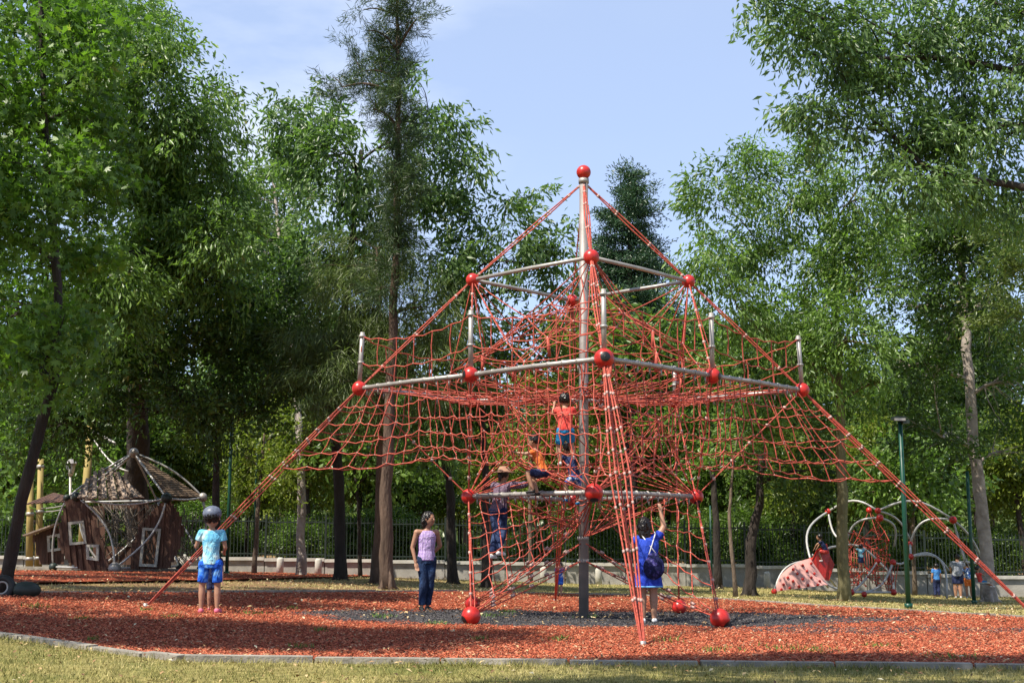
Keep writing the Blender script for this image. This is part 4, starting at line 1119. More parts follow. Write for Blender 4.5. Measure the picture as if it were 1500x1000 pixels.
# hanging nets under the lower frame
def drop_net(A, B, Gp, low, nu=9, nv=4):
    A, B, Gp, low = Vector(A), Vector(B), Vector(Gp), Vector(low)
    def S(u, v):
        t = A.lerp(B, u); bot = Gp.lerp(low, u**.8)
        p = t.lerp(bot, v); p.z -= .10*4*u*(1-u)*v
        return p
    grid_net('hanging_net', S, nu, nv, wig=.018, skipv=.1)
core = Vector((mx0, my0, zL-.75))
drop_net(Lo['L'], Lo['F'], G['FL']+Vector((.05, 0, .1)), core+Vector((-.05, -.5, .45)), 9, 5)
drop_net(Lo['R'], Lo['F'], G['FR']+Vector((-.05, 0, .1)), core+Vector((.25, -.5, .5)), 9, 5)
drop_net(Lo['L'], Lo['B'], G['BL']+Vector((.05, 0, .1)), core+Vector((-.05, .5, .3)), 7, 4)
rp, fb = MB(), MB()
for k in ('FL', 'BL', 'FR', 'BR'):
    for z in (.02, .30, .62)[:3 if k[1] == 'L' else 2]:
        a = G[k]; b = core+Vector((0, 0, z-.25)); rope(rp, a, b, .03, k=6, r=RR*1.05)
        for i in range(1, 6): fb.tube([a.lerp(b, i/6), a.lerp(b, i/6)+(b-a).normalized()*.07], .022, 6)
for i in range(5):
    a = Lo['F'].lerp(Lo['R'], i/5); rope(rp, a, core+Vector((0, 0, .1)), .02, k=3)
    a = Lo['B'].lerp(Lo['R'], i/5); rope(rp, a, core+Vector((.1, .1, .15)), .02, k=3)
    a = Lo['F'].lerp(Lo['L'], i/5); rope(rp, a, core+Vector((-.1, 0, .25)), .02, k=3)
for k in ('L', 'R', 'F', 'B'): rope(rp, Lo[k], core+Vector((0, 0, .35)), .05, r=RR*1.2)
o = rp.build('spoke_rope', M['rope'], TW); fb.build('rope_clamp', M['ferrule'], o, kind='stuff')
for z in (zL-.65, zL-.05, zL-1.0): mb = MB(); mb.tube([Vector((mx0, my0, z-.03)), Vector((mx0, my0, z+.03))], .092, 12); mb.build('mast_ring', M['mast'], TW)
# ================================================================== WALL, FENCE, POSTS
WY = 45.0
def wx(px): return (px-750)/FPX*WY*1.0
wall = empty('low_wall', ground_px(750, WY), 'long low pale concrete wall along the back of the playground', 'wall')
def topz(px): return at(px, float(np.interp(px, [0, 340, 750, 1100, 1420, 1600], [818, 820, 827, 831, 846, 850])), WY).z
px = -140
while px < 1660:
    x0, x1 = at(px, 830, WY).x, at(px+88, 830, WY).x
    z1 = topz(px+44); zb = gz((x0+x1)/2, WY)-.3
    m = MB(); m.box(((x0+x1)/2, WY, (z1+zb)/2), (x1-x0-.03, .22, z1-zb)); m.build('wall_panel', M['concrete'], wall)
    m = MB(); m.box(((x0+x1)/2, WY-.02, z1+.055), (x1-x0-.012, .36, .105)); m.build('coping', M['coping'], wall)
    px += 88
fence = empty('iron_fence', Vector((0, WY, topz(750)+.1)), 'black iron railing standing on the low concrete wall', 'fence')
FH = 1.45
px = -140; k = 0
while px < 1660:
    x0, x1 = at(px, 830, WY).x, at(px+88, 830, WY).x; z = topz(px+44)+.11
    m = MB(); m.box((x0, WY+.02, z+FH/2), (.07, .07, FH+.1)); m.build('fence_post', M['iron'], fence)
    for q in (.12, FH-.22): m = MB(); m.box(((x0+x1)/2, WY+.02, z+q), (x1-x0-.08, .035, .045)); m.build('fence_rail', M['iron'], fence)
    m = MB(); n = 17
    for i in range(1, n):
        x = x0+(x1-x0)*i/n; m.box((x, WY+.02, z+FH/2-.02), (.022, .022, FH-.02))
    m.build('fence_bars', M['iron'], fence, kind='stuff')
    px += 88
i = 0
for px, lab in ((410, 'short pale bollard before the wall, behind the left guy rope'), (466, 'short pale bollard between two dark tree trunks at the wall'), (796, 'short pale bollard just left of the small child in blue and white'), (877, 'short pale bollard just right of the mast'), (1124, 'short pale bollard left of the ladybird panel'), (268, 'short pale bollard by the play house')):
    g = ground_px(px, 44.2)
    m = MB(); m.tube([g-Vector((0, 0, .05)), g+Vector((0, 0, .5)), g+Vector((0, 0, .56))], [.12, .115, .07], 10)
    m.build('bollard', M['coping'], None, label=lab, cat='bollard', group='pale bollards along the wall')
# lamp posts
def lamp_post(px, Y, ytop, w, label, double=True):
    g = ground_px(px, Y); t = at(px-10 if px > 1000 else px, ytop, Y); t.x = g.x
    r_ = empty('lamp_post', g, label, 'lamp post', 'green lamp posts')
    m = MB(); m.tube([g-Vector((0, 0, .1)), g.lerp(t, .5), t], [w, w*.9, w*.8], 10); m.tube([g, g+Vector((0, 0, .10))], w*1.6, 10); m.build('pole', M['green_paint'], r_)
    if double:
        m = MB(); m.box(t+Vector((-.05, -.05, .07)), (.24, .22, .07)); m.box(t+Vector((.08, -.08, .0)), (.13, .16, .08)); m.tube([t-Vector((0, 0, .12)), t+Vector((0, 0, .05))], .035, 8)
        h = m.build('lamp_head', M['iron'], r_)
        m = MB(); m.box(t+Vector((-.05, -.17, .04)), (.22, .02, .05)); m.build('lens', M['steel'], h)
lamp_post(1331, 26, 618, .052, 'green lamp post with a small floodlight head, nearest one on the right')
lamp_post(1427, 36, 690, .055, 'dark green post beside the pale leaning trunk', False)
lamp_post(332, 36, 610, .05, 'green post rising behind the boy in blue', False)
lamp_post(371, 40, 640, .04, 'thin dark post right of the boy in blue, by the fence', False)
lamp_post(1043, 40, 740, .035, 'short green post seen past the woman in blue', False)
# park lantern on the left
g = ground_px(103, 41); r_ = empty('park_lantern', g, 'pale park lantern on a thin post behind the play house', 'lantern'); t = at(103, 697, 41)
m = MB(); m.tube([g, t], .04, 8); m.build('post', M['steel'], r_)
m = MB(); m.tube([t, t+Vector((0, 0, .1)), t+Vector((0, 0, .35)), t+Vector((0, 0, .37))], [.06, .11, .16, .1], 8); m.build('glass', M['coping'], r_)
m = MB(); m.tube([t+Vector((0, 0, .37)), t+Vector((0, 0, .42)), t+Vector((0, 0, .55))], [.24, .2, .03], 8); m.build('lid', M['steel'], r_)
# rope course: yellow poles
rc = empty('rope_course', ground_px(80, 42), 'rope course of yellow wooden poles joined by cables, behind the play house', 'rope course')
pole_t = {}
for px, px2, yt, Y, w in ((43, 45, 678, 42, .11), (56, 60, 672, 42.5, .11), (118, 133, 618, 41, .13)):
    g = ground_px(px, Y); t = at(px2, yt, Y); pole_t[px] = (g, t)
    m = MB(); m.tube([g-Vector((0, 0, .1)), g.lerp(t, .5), t], [w*1.1, w, w*.85], 10); o = m.build('pole', M['pole_wood'], rc)
    m = MB()
    for q in (.10, .52, .93):
        p = g.lerp(t, q); m.tube([p-Vector((0, 0, .05)), p+Vector((0, 0, .05))], w*1.2, 10)
    m.build('clamp', M['steel'], o)
m = MB()
for q in (.52, .55):
    m.tube(rope(MB(), pole_t[56][0].lerp(pole_t[56][1], q), pole_t[118][0].lerp(pole_t[118][1], q-.06), .1), .02, 5)
m.tube(rope(MB(), pole_t[118][0].lerp(pole_t[118][1], .93), at(188, 690, 40), .25), .03, 5)
m.tube(rope(MB(), pole_t[118][0].lerp(pole_t[118][1], .93), at(170, 650, 40), -.05), .045, 5)
m.build('cable', M['steel'], rc)

# ================================================================== PLAY HOUSE
PY = 36.0
ph = empty('play_house', ground_px(180, PY), 'crooked brown plank play house under a dome of pale tubes', 'play house')
def hp(px, py, d=0.0): return at(px, py, PY+d)
NB = {'apex': hp(196, 663, 0), 'n1': hp(98, 729, -.6), 'n2': hp(112, 727, -1.0), 'n3': hp(244, 729, -1.0), 'n4': hp(297, 728, .3), 'g1': hp(168, 832, -1.1), 'g2': hp(78, 830, -.2), 'g3': hp(262, 829, .8), 'g4': hp(293, 833, .6), 'b1': hp(120, 735, 2.2), 'b2': hp(230, 733, 2.4), 'b3': hp(150, 828, 2.2)}
def arc(a, b, h, out, n=9):
    a, b = Vector(a), Vector(b); o = Vector(out); return [a.lerp(b, i/n)+o*h*math.sin(math.pi*i/n) for i in range(n+1)]
def htube(a, b, h=0.0, out=(0, 0, 1), r=.028, parent=ph):
    m = MB(); m.tube(arc(a, b, h, out), r, 8); m.build('tube', M['white_steel'], parent)
N = NB
for a, b, h, o in (('apex', 'n2', .0, (0, 0, 1)), ('apex', 'n1', .08, (0, 0, 1)), ('apex', 'n3', 0, (0, 0, 1)), ('apex', 'n4', .12, (1, 0, 1)), ('apex', 'b1', 0, (0, 0, 1)), ('apex', 'b2', 0, (0, 0, 1)), ('n1', 'b1', 0, (0, 0, 1)),
                   ('n2', 'g1', .30, (1, 0, .35)), ('n1', 'g2', .16, (-1, 0, .2)), ('n3', 'g1', .30, (1, 0, -.1)), ('n3', 'n4', -.06, (0, 0, 1)), ('n4', 'g4', .12, (1, 0, 0)), ('n2', 'n3', -.2, (0, 0, 1)), ('n4', 'b2', 0, (0, 0, 1)), ('b1', 'b2', 0, (0, 0, 1)),
                   ('b1', 'b3', .3, (-1, 0, 0)), ('b2', 'b3', .3, (1, 0, 0)), ('b2', 'g4', .3, (1, 0, 0)), ('b2', 'g3', 0, (1, 0, 0)), ('g1', 'g3', 0, (0, 0, 1)), ('g2', 'g1', 0, (0, 0, 1))):
    htube(N[a], N[b], h, o)
for k, r_ in (('apex', .14), ('n1', .10), ('n2', .13), ('n3', .15), ('n4', .13), ('g1', .17), ('g2', .12), ('g4', .10), ('g3', .1), ('b1', .1), ('b2', .1)):
    m = MB(); m.sphere(N[k], r_, 12, 8); m.build('node', M['steel'] if k in ('apex', 'n4', 'g1') else M['iron'], ph)
M['rope_brown'] = mat('brown_grey_rope', (.12, .095, .07), .8)
M['plank_mid'] = mat('grey_brown_roof_plank', (.17, .12, .09), .85, vary=.45, scale=5)
# plank walls: the outline is cut into upright planks
def inside_span(poly, x):
    ys = []
    for (x0, y0), (x1, y1) in zip(poly, poly[1:]+poly[:1]):
        if (x0 <= x < x1) or (x1 <= x < x0): ys.append(y0+(y1-y0)*(x-x0)/(x1-x0))
    ys.sort(); return ys
def plank_wall(poly, d, step, lean, holes=(), ma='plank', name='plank', tilt=0, parent=ph, bow=0):
    """poly in photograph pixels at depth PY+d; planks lean sideways by lean px per px"""
    x0, x1 = min(p[0]-(p[1]-780)*lean for p in poly), max(p[0]-(p[1]-780)*lean for p in poly)
    sh = [(p[0]-(p[1]-780)*lean, p[1]) for p in poly]; hs = [[(p[0]-(p[1]-780)*lean, p[1]) for p in h] for h in holes]
    x = x0
    while x < x1-.3:
        xc = x+step/2; ys = inside_span(sh, xc)
        if len(ys) >= 2:
            spans = [(ys[0], ys[-1])]
            for h in hs:
                hy = inside_span(h, xc)
                if len(hy) >= 2:
                    ns = []
                    for a, b in spans:
                        if hy[0] > a: ns.append((a, min(b, hy[0])))
                        if hy[-1] < b: ns.append((max(a, hy[-1]), b))
                    spans = ns
            for a, b in spans:
                if b-a < 2: continue
                a2, b2 = a+random.uniform(-.5, .2), b+random.uniform(-.2, .5)
                dd = d+random.uniform(-.03, .03)+bow*((xc-x0)/(x1-x0)-.5)**2
                pa_, pb_ = hp(xc+(a2-780)*lean, a2, dd+tilt*(a2-780)), hp(xc+(b2-780)*lean, b2, dd+tilt*(b2-780))
                w = step*PY/FPX
                m = MB(); m.bar(pa_, pb_, w*.92, .035, up=Vector((0, 1, 0))); m.build(name, M[ma], parent)
        x += step
def win(pts, d, th=.07, parent=ph):
    m = MB(); q = [hp(p[0], p[1], d) for p in pts]
    for i_, (a, b) in enumerate(zip(q, q[1:]+q[:1])):
        e_ = th*.5 if i_ % 2 == 0 else -th*.52
        m.bar(a+(a-b).normalized()*e_, b+(b-a).normalized()*e_, th, .06 if i_ % 2 == 0 else .054, up=Vector((0, 1, 0)))
    m.build('window_frame', M['frame_white'], parent)
w1 = [(102, 766), (121, 764), (125, 794), (104, 796)]; w2 = [(128, 799), (143, 799), (143, 819), (129, 817)]
plank_wall([(98, 732), (116, 728), (130, 745), (146, 778), (161, 836), (118, 834), (100, 822), (85, 798), (88, 765)], -1.0, 4.2, .10, [w1, w2])
win(w1, -1.06); win(w2, -1.06)
w3 = [(211, 774), (234, 776), (228, 828), (206, 827)]
plank_wall([(242, 731), (252, 735), (264, 754), (270, 775), (262, 805), (248, 832), (192, 834), (193, 800), (205, 770), (226, 745)], -.75, 4.2, -.05, [w3])
win(w3, -.82)
w4 = [(71, 786), (86, 783), (87, 804), (72, 806)]
plank_wall([(48, 784), (86, 768), (96, 826), (58, 826)], .8, 4.6, 0, [w4]); win(w4, .72)
plank_wall([(125, 740), (240, 738), (235, 826), (140, 826)], 2.3, 9.5, 0.02, [[(150, 745), (205, 745), (205, 800), (150, 800)]])
# lean-to roof edge
m = MB(); m.bar(hp(38, 784, .6), hp(88, 766, .6), .5, .04, up=Vector((0, 0, 1))); m.build('lean_to_roof', M['plank_pale'], ph)
# fan roof on the left: pale boards fanning to an upper point
for i in range(13):
    u = i/12
    bx, by = 117+u*91, 729+3.0*math.sin(u*math.pi)
    txp, typ = 124+u*66, 716-30*math.sin(min(1, u*.85+.08)*math.pi)
    a, b = hp(txp, typ, -.5+.25*math.sin(u*math.pi)), hp(bx, by, -1.25)
    ox = Vector((PY/FPX, 0, 0)); dz_ = Vector((0, -.07*(i % 2), .03*(i % 2)))
    m = MB(); m.slab([a-ox*2.3+dz_, a+ox*2.3+dz_, b+ox*3.5+dz_, b-ox*3.5+dz_], (0, -.8, .6), .04); m.build('roof_board', M['plank_pale'] if i % 2 else M['plank_mid'], ph)
m = MB(); m.slab([N['apex']+Vector((0, .06, -.05)), hp(247, 729, -.84), N['n4']+Vector((0, .06, -.05))], (.2, -1, .8), .02); m.build('roof_sheet', M['roof_net'], ph)
for i in range(1, 24):
    t = i/23
    a, b = N['apex'].lerp(hp(247, 727, -.9), t*.97), N['apex'].lerp(N['n4'], t*.97)
    m = MB(); m.bar(a, b, .09, .025, up=Vector((.2, -.6, 1))); m.build('roof_board', M['roof_net'], ph)
for i in range(9):
    t = i/8; a = hp(98, 727, -.4).lerp(hp(80, 722, .8), t); b = hp(92, 735, -.6).lerp(hp(40, 738, .2), t)
    m = MB(); m.bar(a, b, .13, .03); m.build('roof_board', M['plank'], ph)
# rope netting inside
rp = MB(); r2 = random.Random(8)
for i in range(46):
    a = hp(r2.uniform(125, 245), r2.uniform(735, 745), r2.uniform(0, 2)); b = hp(r2.uniform(140, 230), r2.uniform(770, 828), r2.uniform(-.5, 1.8)); rp.tube(rope(MB(), a, b, .1, k=4), .013, 4)
for i in range(30):
    a = hp(r2.uniform(300, 215), r2.uniform(735, 760), r2.uniform(0, 1)); b = hp(r2.uniform(255, 290), r2.uniform(800, 830), r2.uniform(0, 1)); rp.tube(rope(MB(), a, b, .1, k=4), .012, 4)
for i in range(8):
    rp.tube(rope(MB(), hp(208+i*3, 772, -.6), hp(206+(i*7) % 24, 828, -.6), .03, k=4, wig=.05), .014, 4)
rp.build('rope_netting', M['rope_brown'], ph, kind='stuff')
m = MB(); m.bar(hp(28, 832, .3), hp(300, 836, .3), .35, .10); m.build('floor_edge', M['concrete_dark'], ph)

# black tyre lying in the shade, bottom left
g = ground_at(10, 874); tr_ = empty('tyre', g, 'black tyre lying in the shade at the left edge', 'tyre')
m = MB()
def ringt(m, c, R_, r, ax=Vector((0, -1, .25)), n=20):
    ax = ax.normalized(); u = ax.orthogonal().normalized(); w = ax.cross(u)
    m.tube([c+(u*math.cos(2*math.pi*i/n)+w*math.sin(2*math.pi*i/n))*R_ for i in range(n+1)], r, 8, caps=False)
ringt(m, g+Vector((-.08, 0, .14)), .15, .055); m.build('tread', M['black'], tr_)
m = MB(); ringt(m, g+Vector((-.08, -.02, .14)), .095, .018); m.build('rim', M['steel'], tr_)
bag_ = MB(); bag_.sphere(g+Vector((.27, .05, .10)), .2, 12, 8, rad=(.24, .14, .14)); bag_.build('cloth_bundle', M['iron'], None, label='low dark bundle beside the tyre at the left edge', cat='bundle')

# ================================================================== LADYBIRD CLIMBING DOME
DY = 39.0
dm = empty('climbing_dome', ground_px(1240, DY), 'climbing frame of pale arched tubes with red balls, red net and a spotted ladybird panel', 'climbing frame')
def dp(px, py, d=0): return at(px, py, DY+d)
D = {'a': dp(1213, 749, 1), 'b': dp(1273, 747, 1.5), 'c': dp(1286, 748, 0), 'c2': dp(1289, 758, -.6), 'e': dp(1396, 761, 0), 'f': dp(1333, 796, .3), 'g': dp(1334, 815, -.3), 'h': dp(1188, 821, -.8), 'i': dp(1286, 821, -.2), 'j': dp(1308, 823, -.5), 'k': dp(1247, 867, -1), 'l': dp(1309, 867, -.8), 'm': dp(1134, 866, -1.2), 'n': dp(1266, 870, -1.2), 'o': dp(1228, 864, 1.5), 'p': dp(1387, 876, -1)}
def dt(a, b, h, out, r=.034): m = MB(); m.tube(arc(a, b, h, out, 10), r, 8); m.build('tube', M['white_steel'], dm)
dt(D['a'], D['c'], .32, (.1, 0, 1)); dt(D['c'], D['e'], .42, (0, 0, 1)); dt(D['e'], D['f'], .38, (-.6, 0, .8)); dt(D['g'], D['p'], .62, (.6, 0, .8)); dt(D['g'], dp(1390, 835, .4), .28, (.2, 0, 1))
dt(D['a'], D['h'], .35, (-1, 0, .4)); dt(D['a'], dp(1232, 790, .5), .18, (-.3, 0, -1)); dt(D['c2'], dp(1238, 800, 0), .32, (-.6, 0, .8)); dt(D['c2'], dp(1310, 800, 0), .28, (.8, 0, .6)); dt(D['c'], dp(1333, 790, .3), .22, (.5, 0, .8))
dt(D['h'], D['m'], .30, (-.6, 0, .8)); dt(D['h'], dp(1240, 800, 0), .15, (-.2, 0, 1)); dt(D['h'], D['o'], .1, (1, 0, -.4)); dt(D['h'], D['k'], .25, (-.7, 0, -.7)); dt(dp(1232, 798, 0), D['i'], .18, (.2, 0, 1)); dt(D['i'], D['k'], .1, (0, 0, -1)); dt(D['j'], D['k'], .35, (.5, 0, -.8)); dt(D['i'], D['l'], .15, (1, 0, .2)); dt(D['k'], D['l'], 0, (0, 0, 1)); dt(D['j'], D['g'], .12, (0, 0, -1)); dt(D['f'], D['g'], 0, (1, 0, 0))
dt(dp(1190, 812, -.3), dp(1213, 860, 1), .1, (-1, 0, 0))
dt(D['e'], dp(1413, 822, 0), 0, (1, 0, 0)); dt(D['e'], dp(1441, 826, .5), .15, (.6, 0, .8)); dt(dp(1411, 822, 0), dp(1440, 826, .3), 0, (0, 0, 1))
for k in 'abceighjkl': ball(D[k], .095 if k != 'e' else .12, parent=dm, n=12)
for k in ('c2', 'f', 'm', 'n'): ball(D[k], .11 if k == 'c2' else .085, parent=dm, n=12)
# spotted panel: a quarter disc that bellies outward
M['pink_panel'] = mat('pale_pink_panel', (.70, .36, .32), .55, vary=.1, scale=3)
cx_, R1 = 1188, 55
def PP(u, v):  # u along the base, v up the arc
    pxl = 1135+u*78; ybase = 866-u*10
    ytop = ybase-(1-(1-min(1, u/.72))**2)**.5*42 if u < .72 else 824+(u-.72)*110
    return dp(pxl, ybase+(ytop-ybase)*v, -1.2+.4*math.sin(v*1.5)*u-.10*math.sin(u*math.pi)*math.sin(v*math.pi*.9))
vs, fs = [], []
nu, nv = 18, 8
for i in range(nu+1):
    for j in range(nv+1): vs.append(PP(i/nu, j/nv))
for i in range(nu):
    for j in range(nv): a = i*(nv+1)+j; fs.append((a, a+nv+1, a+nv+2, a+1))
k = len(vs); vs += [v+Vector((0, .03, 0)) for v in vs]; fs += [tuple(reversed([q+k for q in f])) for f in fs]
m = MB(); m.add(vs, fs, True); pan = m.build('spotted_panel', M['pink_panel'], dm)
r2 = random.Random(4)
for j, (v, us) in enumerate(((.08, (.12, .28, .45, .62, .8)), (.33, (.16, .34, .52, .68, .84)), (.58, (.24, .42, .6, .74)), (.82, (.34, .52, .68)))):
    for u in us:
        p = PP(u, v); m = MB(); m.sphere(p+Vector((0, -.025, 0)), .055, 9, 5, rad=(.044, .012, .044)); m.build('spot', M['ball'], pan)
m = MB(); m.slab([dp(1196, 806, -.9), dp(1211, 796, -.7), dp(1215, 812, -.7), dp(1222, 826, -.7), dp(1214, 850, -.7), dp(1208, 849, -.8), dp(1197, 836, -.9), dp(1188, 822, -.9)], (.3, -1, 0), .03); m.build('red_panel', M['ball'], dm)
rp, fb = MB(), MB(); r2 = random.Random(5)
ns = [dp(r2.uniform(1238, 1305), r2.uniform(775, 858), r2.uniform(-1, 1.5)) for _ in range(95)]+[D['c2'], D['i'], D['j'], D['b'], D['k'], D['l']]+[dp(1287+r2.uniform(-6, 6), 762+i*10, r2.uniform(-.3, .3)) for i in range(6)]
for p in ns:
    for q in sorted(ns, key=lambda q: (q-p).length)[1:4]: rp.tube([p, q], .011, 4, caps=False)
    fb.octa(p, .035)
for i in range(6): rp.tube(rope(MB(), dp(1296+i*4, 826, -.5), dp(1299+i*2.5, 864, -.7), 0, k=2, wig=.05), .013, 4)
o = rp.build('dome_net', M['rope'], dm); fb.build('rope_knot', M['ball'], o)
rp = MB()
for i in range(13): rp.tube([dp(1240+i*3.6, 800+r2.uniform(0, 10), .8), dp(1240+i*3.8, 828, .8+r2.uniform(-.1, .1)), dp(1238+i*4, 855, .8)], .012, 4)
rp.build('rope_curtain', M['rope_dark'], dm)
# ================================================================== PEOPLE
DEF = dict(pel=(0, 0, .52), waist=(0, .0, .61), chest=(0, .0, .74), neck=(0, -.005, .825), head=(0, .005, .925),
           shL=(-.105, 0, .795), shR=(.105, 0, .795), elL=(-.135, -.01, .63), elR=(.135, -.01, .63), wrL=(-.14, .03, .485), wrR=(.14, .03, .485),
           hiL=(-.05, 0, .51), hiR=(.05, 0, .51), knL=(-.055, .01, .28), knR=(.055, .01, .28), anL=(-.055, -.01, .045), anR=(.055, -.01, .045))
def remesh(name, mb, voxel, m, parent, smooth=2):
    me = bpy.data.meshes.new('tmp'); me.from_pydata(mb.v, [], mb.f)
    o = bpy.data.objects.new('tmp', me); COL.objects.link(o)
    md = o.modifiers.new('r', 'REMESH'); md.mode = 'VOXEL'; md.voxel_size = voxel
    if smooth: s = o.modifiers.new('s', 'SMOOTH'); s.factor = .5; s.iterations = smooth
    dg = bpy.context.evaluated_depsgraph_get(); dg.update()
    ev = o.evaluated_get(dg); me2 = bpy.data.meshes.new_from_object(ev)
    bpy.data.objects.remove(o); bpy.data.meshes.remove(me)
    me2.name = name; me2.materials.clear(); me2.materials.append(m)
    me2.polygons.foreach_set('use_smooth', [True]*len(me2.polygons))
    o = bpy.data.objects.new(name, me2); COL.objects.link(o)
    if parent: o.parent = parent
    return o
def capsule(mb, a, b, ra, rb, n=10):
    mb.tube([a, b], [ra, rb], n); mb.sphere(a, ra, n, 6); mb.sphere(b, rb, n, 6)
def loft(mb, rings, n=14):
    """rings: (centre, rx, ry) stacked"""
    vs = []; fs = []
    for c, rx, ry in rings:
        c = Vector(c)
        for i in range(n): t = 2*math.pi*i/n; vs.append(c+Vector((rx*math.cos(t), ry*math.sin(t), 0)))
    for j in range(len(rings)-1):
        for i in range(n): fs.append((j*n+i, j*n+(i+1) % n, (j+1)*n+(i+1) % n, (j+1)*n+i))
    fs += [tuple(reversed(range(n))), tuple(range((len(rings)-1)*n, len(rings)*n))]
    mb.add(vs, fs)
def person(label, foot, H, yaw, pose=None, skin='skin', top=None, bottom=None, shoes=None, hair='short', hs=1.0, slim=1.0, sleeve=.55, leg='shorts', vox=.012, group=None, extra=None, dress=False, look=0.0, legonly=False, sk=None):
    """pose joints are fractions of H in the person's own frame: x right, y forward, z up"""
    J = {k: Vector(v) for k, v in DEF.items()}
    if pose: J.update({k: Vector(v) for k, v in pose.items()})
    root = empty('person', foot, label, 'person', group)
    root.rotation_euler.z = yaw
    for k in J: J[k] = J[k]*H
    s = H*slim
    b = MB()
    # torso
    pel, wa, ch, ne = J['pel'], J['waist'], J['chest'], J['neck']
    fig = [(pel-Vector((0, 0, .045*H)), .07*s, .062*s), (pel, .088*s, .07*s), (wa, .072*s, .055*s), (ch, .092*s, .066*s), (ch.lerp(ne, .6), .088*s, .055*s), (ne, .036*s, .036*s)]
    loft(b, fig)
    hd = J['head']; hr = .066*H*hs
    capsule(b, ne-Vector((0, 0, .02*H)), hd-Vector((0, 0, hr*.4)), .033*s, .033*s)
    Rl = Matrix.Rotation(look, 3, 'Z')
    b.sphere(hd, hr, 14, 10, rad=(hr*.80, hr*.95, hr*1.08), R=Rl)
    b.sphere(hd+Rl @ Vector((0, hr*.35, -hr*.55)), hr*.5, 10, 7, rad=(hr*.52, hr*.5, hr*.5))
    b.sphere(hd+Rl @ Vector((0, hr*1.0, -hr*.12)), hr*.14, 8, 5, rad=(hr*.13, hr*.17, hr*.2))
    for sx in (-1, 1): b.sphere(hd+Rl @ Vector((sx*hr*.82, 0, -hr*.08)), hr*.2, 8, 5, rad=(hr*.1, hr*.16, hr*.24))
    for S_ in 'LR':
        sg = -1 if S_ == 'L' else 1
        sh, el, wr = J['sh'+S_], J['el'+S_], J['wr'+S_]
        capsule(b, ch.lerp(ne, .5), sh, .04*s, .036*s)
        capsule(b, sh, el, .033*s, .025*s); capsule(b, el, wr, .025*s, .016*s)
        d = (wr-el).normalized(); side = d.cross(Vector((0, 1, 0)))
        if side.length < .2: side = Vector((1, 0, 0))
        side.normalize()
        pc = wr+d*.035*H
        R = Matrix((side, d.cross(side)*-1, d)).transposed()
        b.sphere(pc, .02*H, 8, 6, rad=(.024*H, .013*H, .036*H), R=R)
        nrm = side.cross(d).normalized()
        for f in range(4):
            o_ = side*(f-1.5)*.0115*H; L = (.034, .04, .037, .03)[f]*H
            q0 = pc+o_+d*.022*H; q1 = q0+d*L*.55+nrm*.004*H; q2 = q1+d*L*.4+nrm*.014*H
            capsule(b, q0, q1, .0058*H, .0054*H, 6); capsule(b, q1, q2, .0054*H, .0046*H, 6)
        capsule(b, pc-side*sg*.018*H-d*.01*H, pc-side*sg*.034*H+d*.012*H, .0068*H, .0058*H, 6)
        hi, kn, an = J['hi'+S_], J['kn'+S_], J['an'+S_]
        capsule(b, hi, kn, .058*s, .036*s); capsule(b, kn, kn.lerp(an, .3), .036*s, .038*s); capsule(b, kn.lerp(an, .3), an, .038*s, .021*s)
        ft = J.get('to'+S_)
        ft = ft if ft is not None else an+Vector((sg*.012*H, .095*H, -.028*H))
        capsule(b, an-Vector((0, .012*H, .018*H)), an.lerp(ft, .6), .022*H, .020*H); capsule(b, an.lerp(ft, .6), ft, .020*H, .014*H)
        J['to'+S_] = ft
    body = remesh('body', b, vox, M[skin], root)
    # face
    if vox < .02:
        pass
    def loc_obj(mb, name, m_):
        me = bpy.data.meshes.new(name); me.from_pydata(mb.v, [], mb.f); me.materials.append(m_)
        me.polygons.foreach_set('use_smooth', [True]*len(me.polygons))
        o = bpy.data.objects.new(name, me); COL.objects.link(o); o.parent = root; return o
    if vox < .02:
        for sx in (-1, 1):
            e = MB(); e.sphere(hd+Rl @ Vector((sx*hr*.32, hr*.84, hr*.06)), .1, 8, 5, rad=(hr*.12, hr*.07, hr*.07)); loc_obj(e, 'eye', M['hair'])
        e = MB(); e.sphere(hd+Rl @ Vector((0, hr*.86, -hr*.52)), .1, 8, 5, rad=(hr*.22, hr*.06, hr*.06)); loc_obj(e, 'mouth', M['lips'])
    # hair
    if hair != 'none':
        h = MB(); h.sphere(hd+Rl @ Vector((0, -hr*.20, hr*.24)), hr, 14, 10, rad=(hr*.95, hr*1.02, hr*1.0), R=Rl)
        if hair in ('long', 'bob'):
            h.sphere(hd+Rl @ Vector((0, -hr*.42, -hr*.2)), hr, 12, 8, rad=(hr*1.12, hr*.75, hr*1.1), R=Rl)
            L = 1.9 if hair == 'long' else 1.1
            h.sphere(hd+Rl @ Vector((0, -hr*.6, -hr*L*.6)), hr, 12, 8, rad=(hr*.9, hr*.48, hr*L), R=Rl)
        if hair == 'pony':
            h.sphere(hd+Rl @ Vector((0, -hr*1.2, -hr*.3)), hr, 10, 8, rad=(hr*.35, hr*.35, hr*.9))
        ho = remesh('hair', h, vox*.9, M['hair'], root)
        for v_ in ho.data.vertices:
            v_.co += Vector((random.gauss(0, 1), random.gauss(0, 1), random.gauss(0, 1)))*hr*.035+v_.normal*hr*.045*math.sin(v_.co.x*140/H)*math.sin(v_.co.z*60/H+v_.co.y*90)
    t_ = .010*H
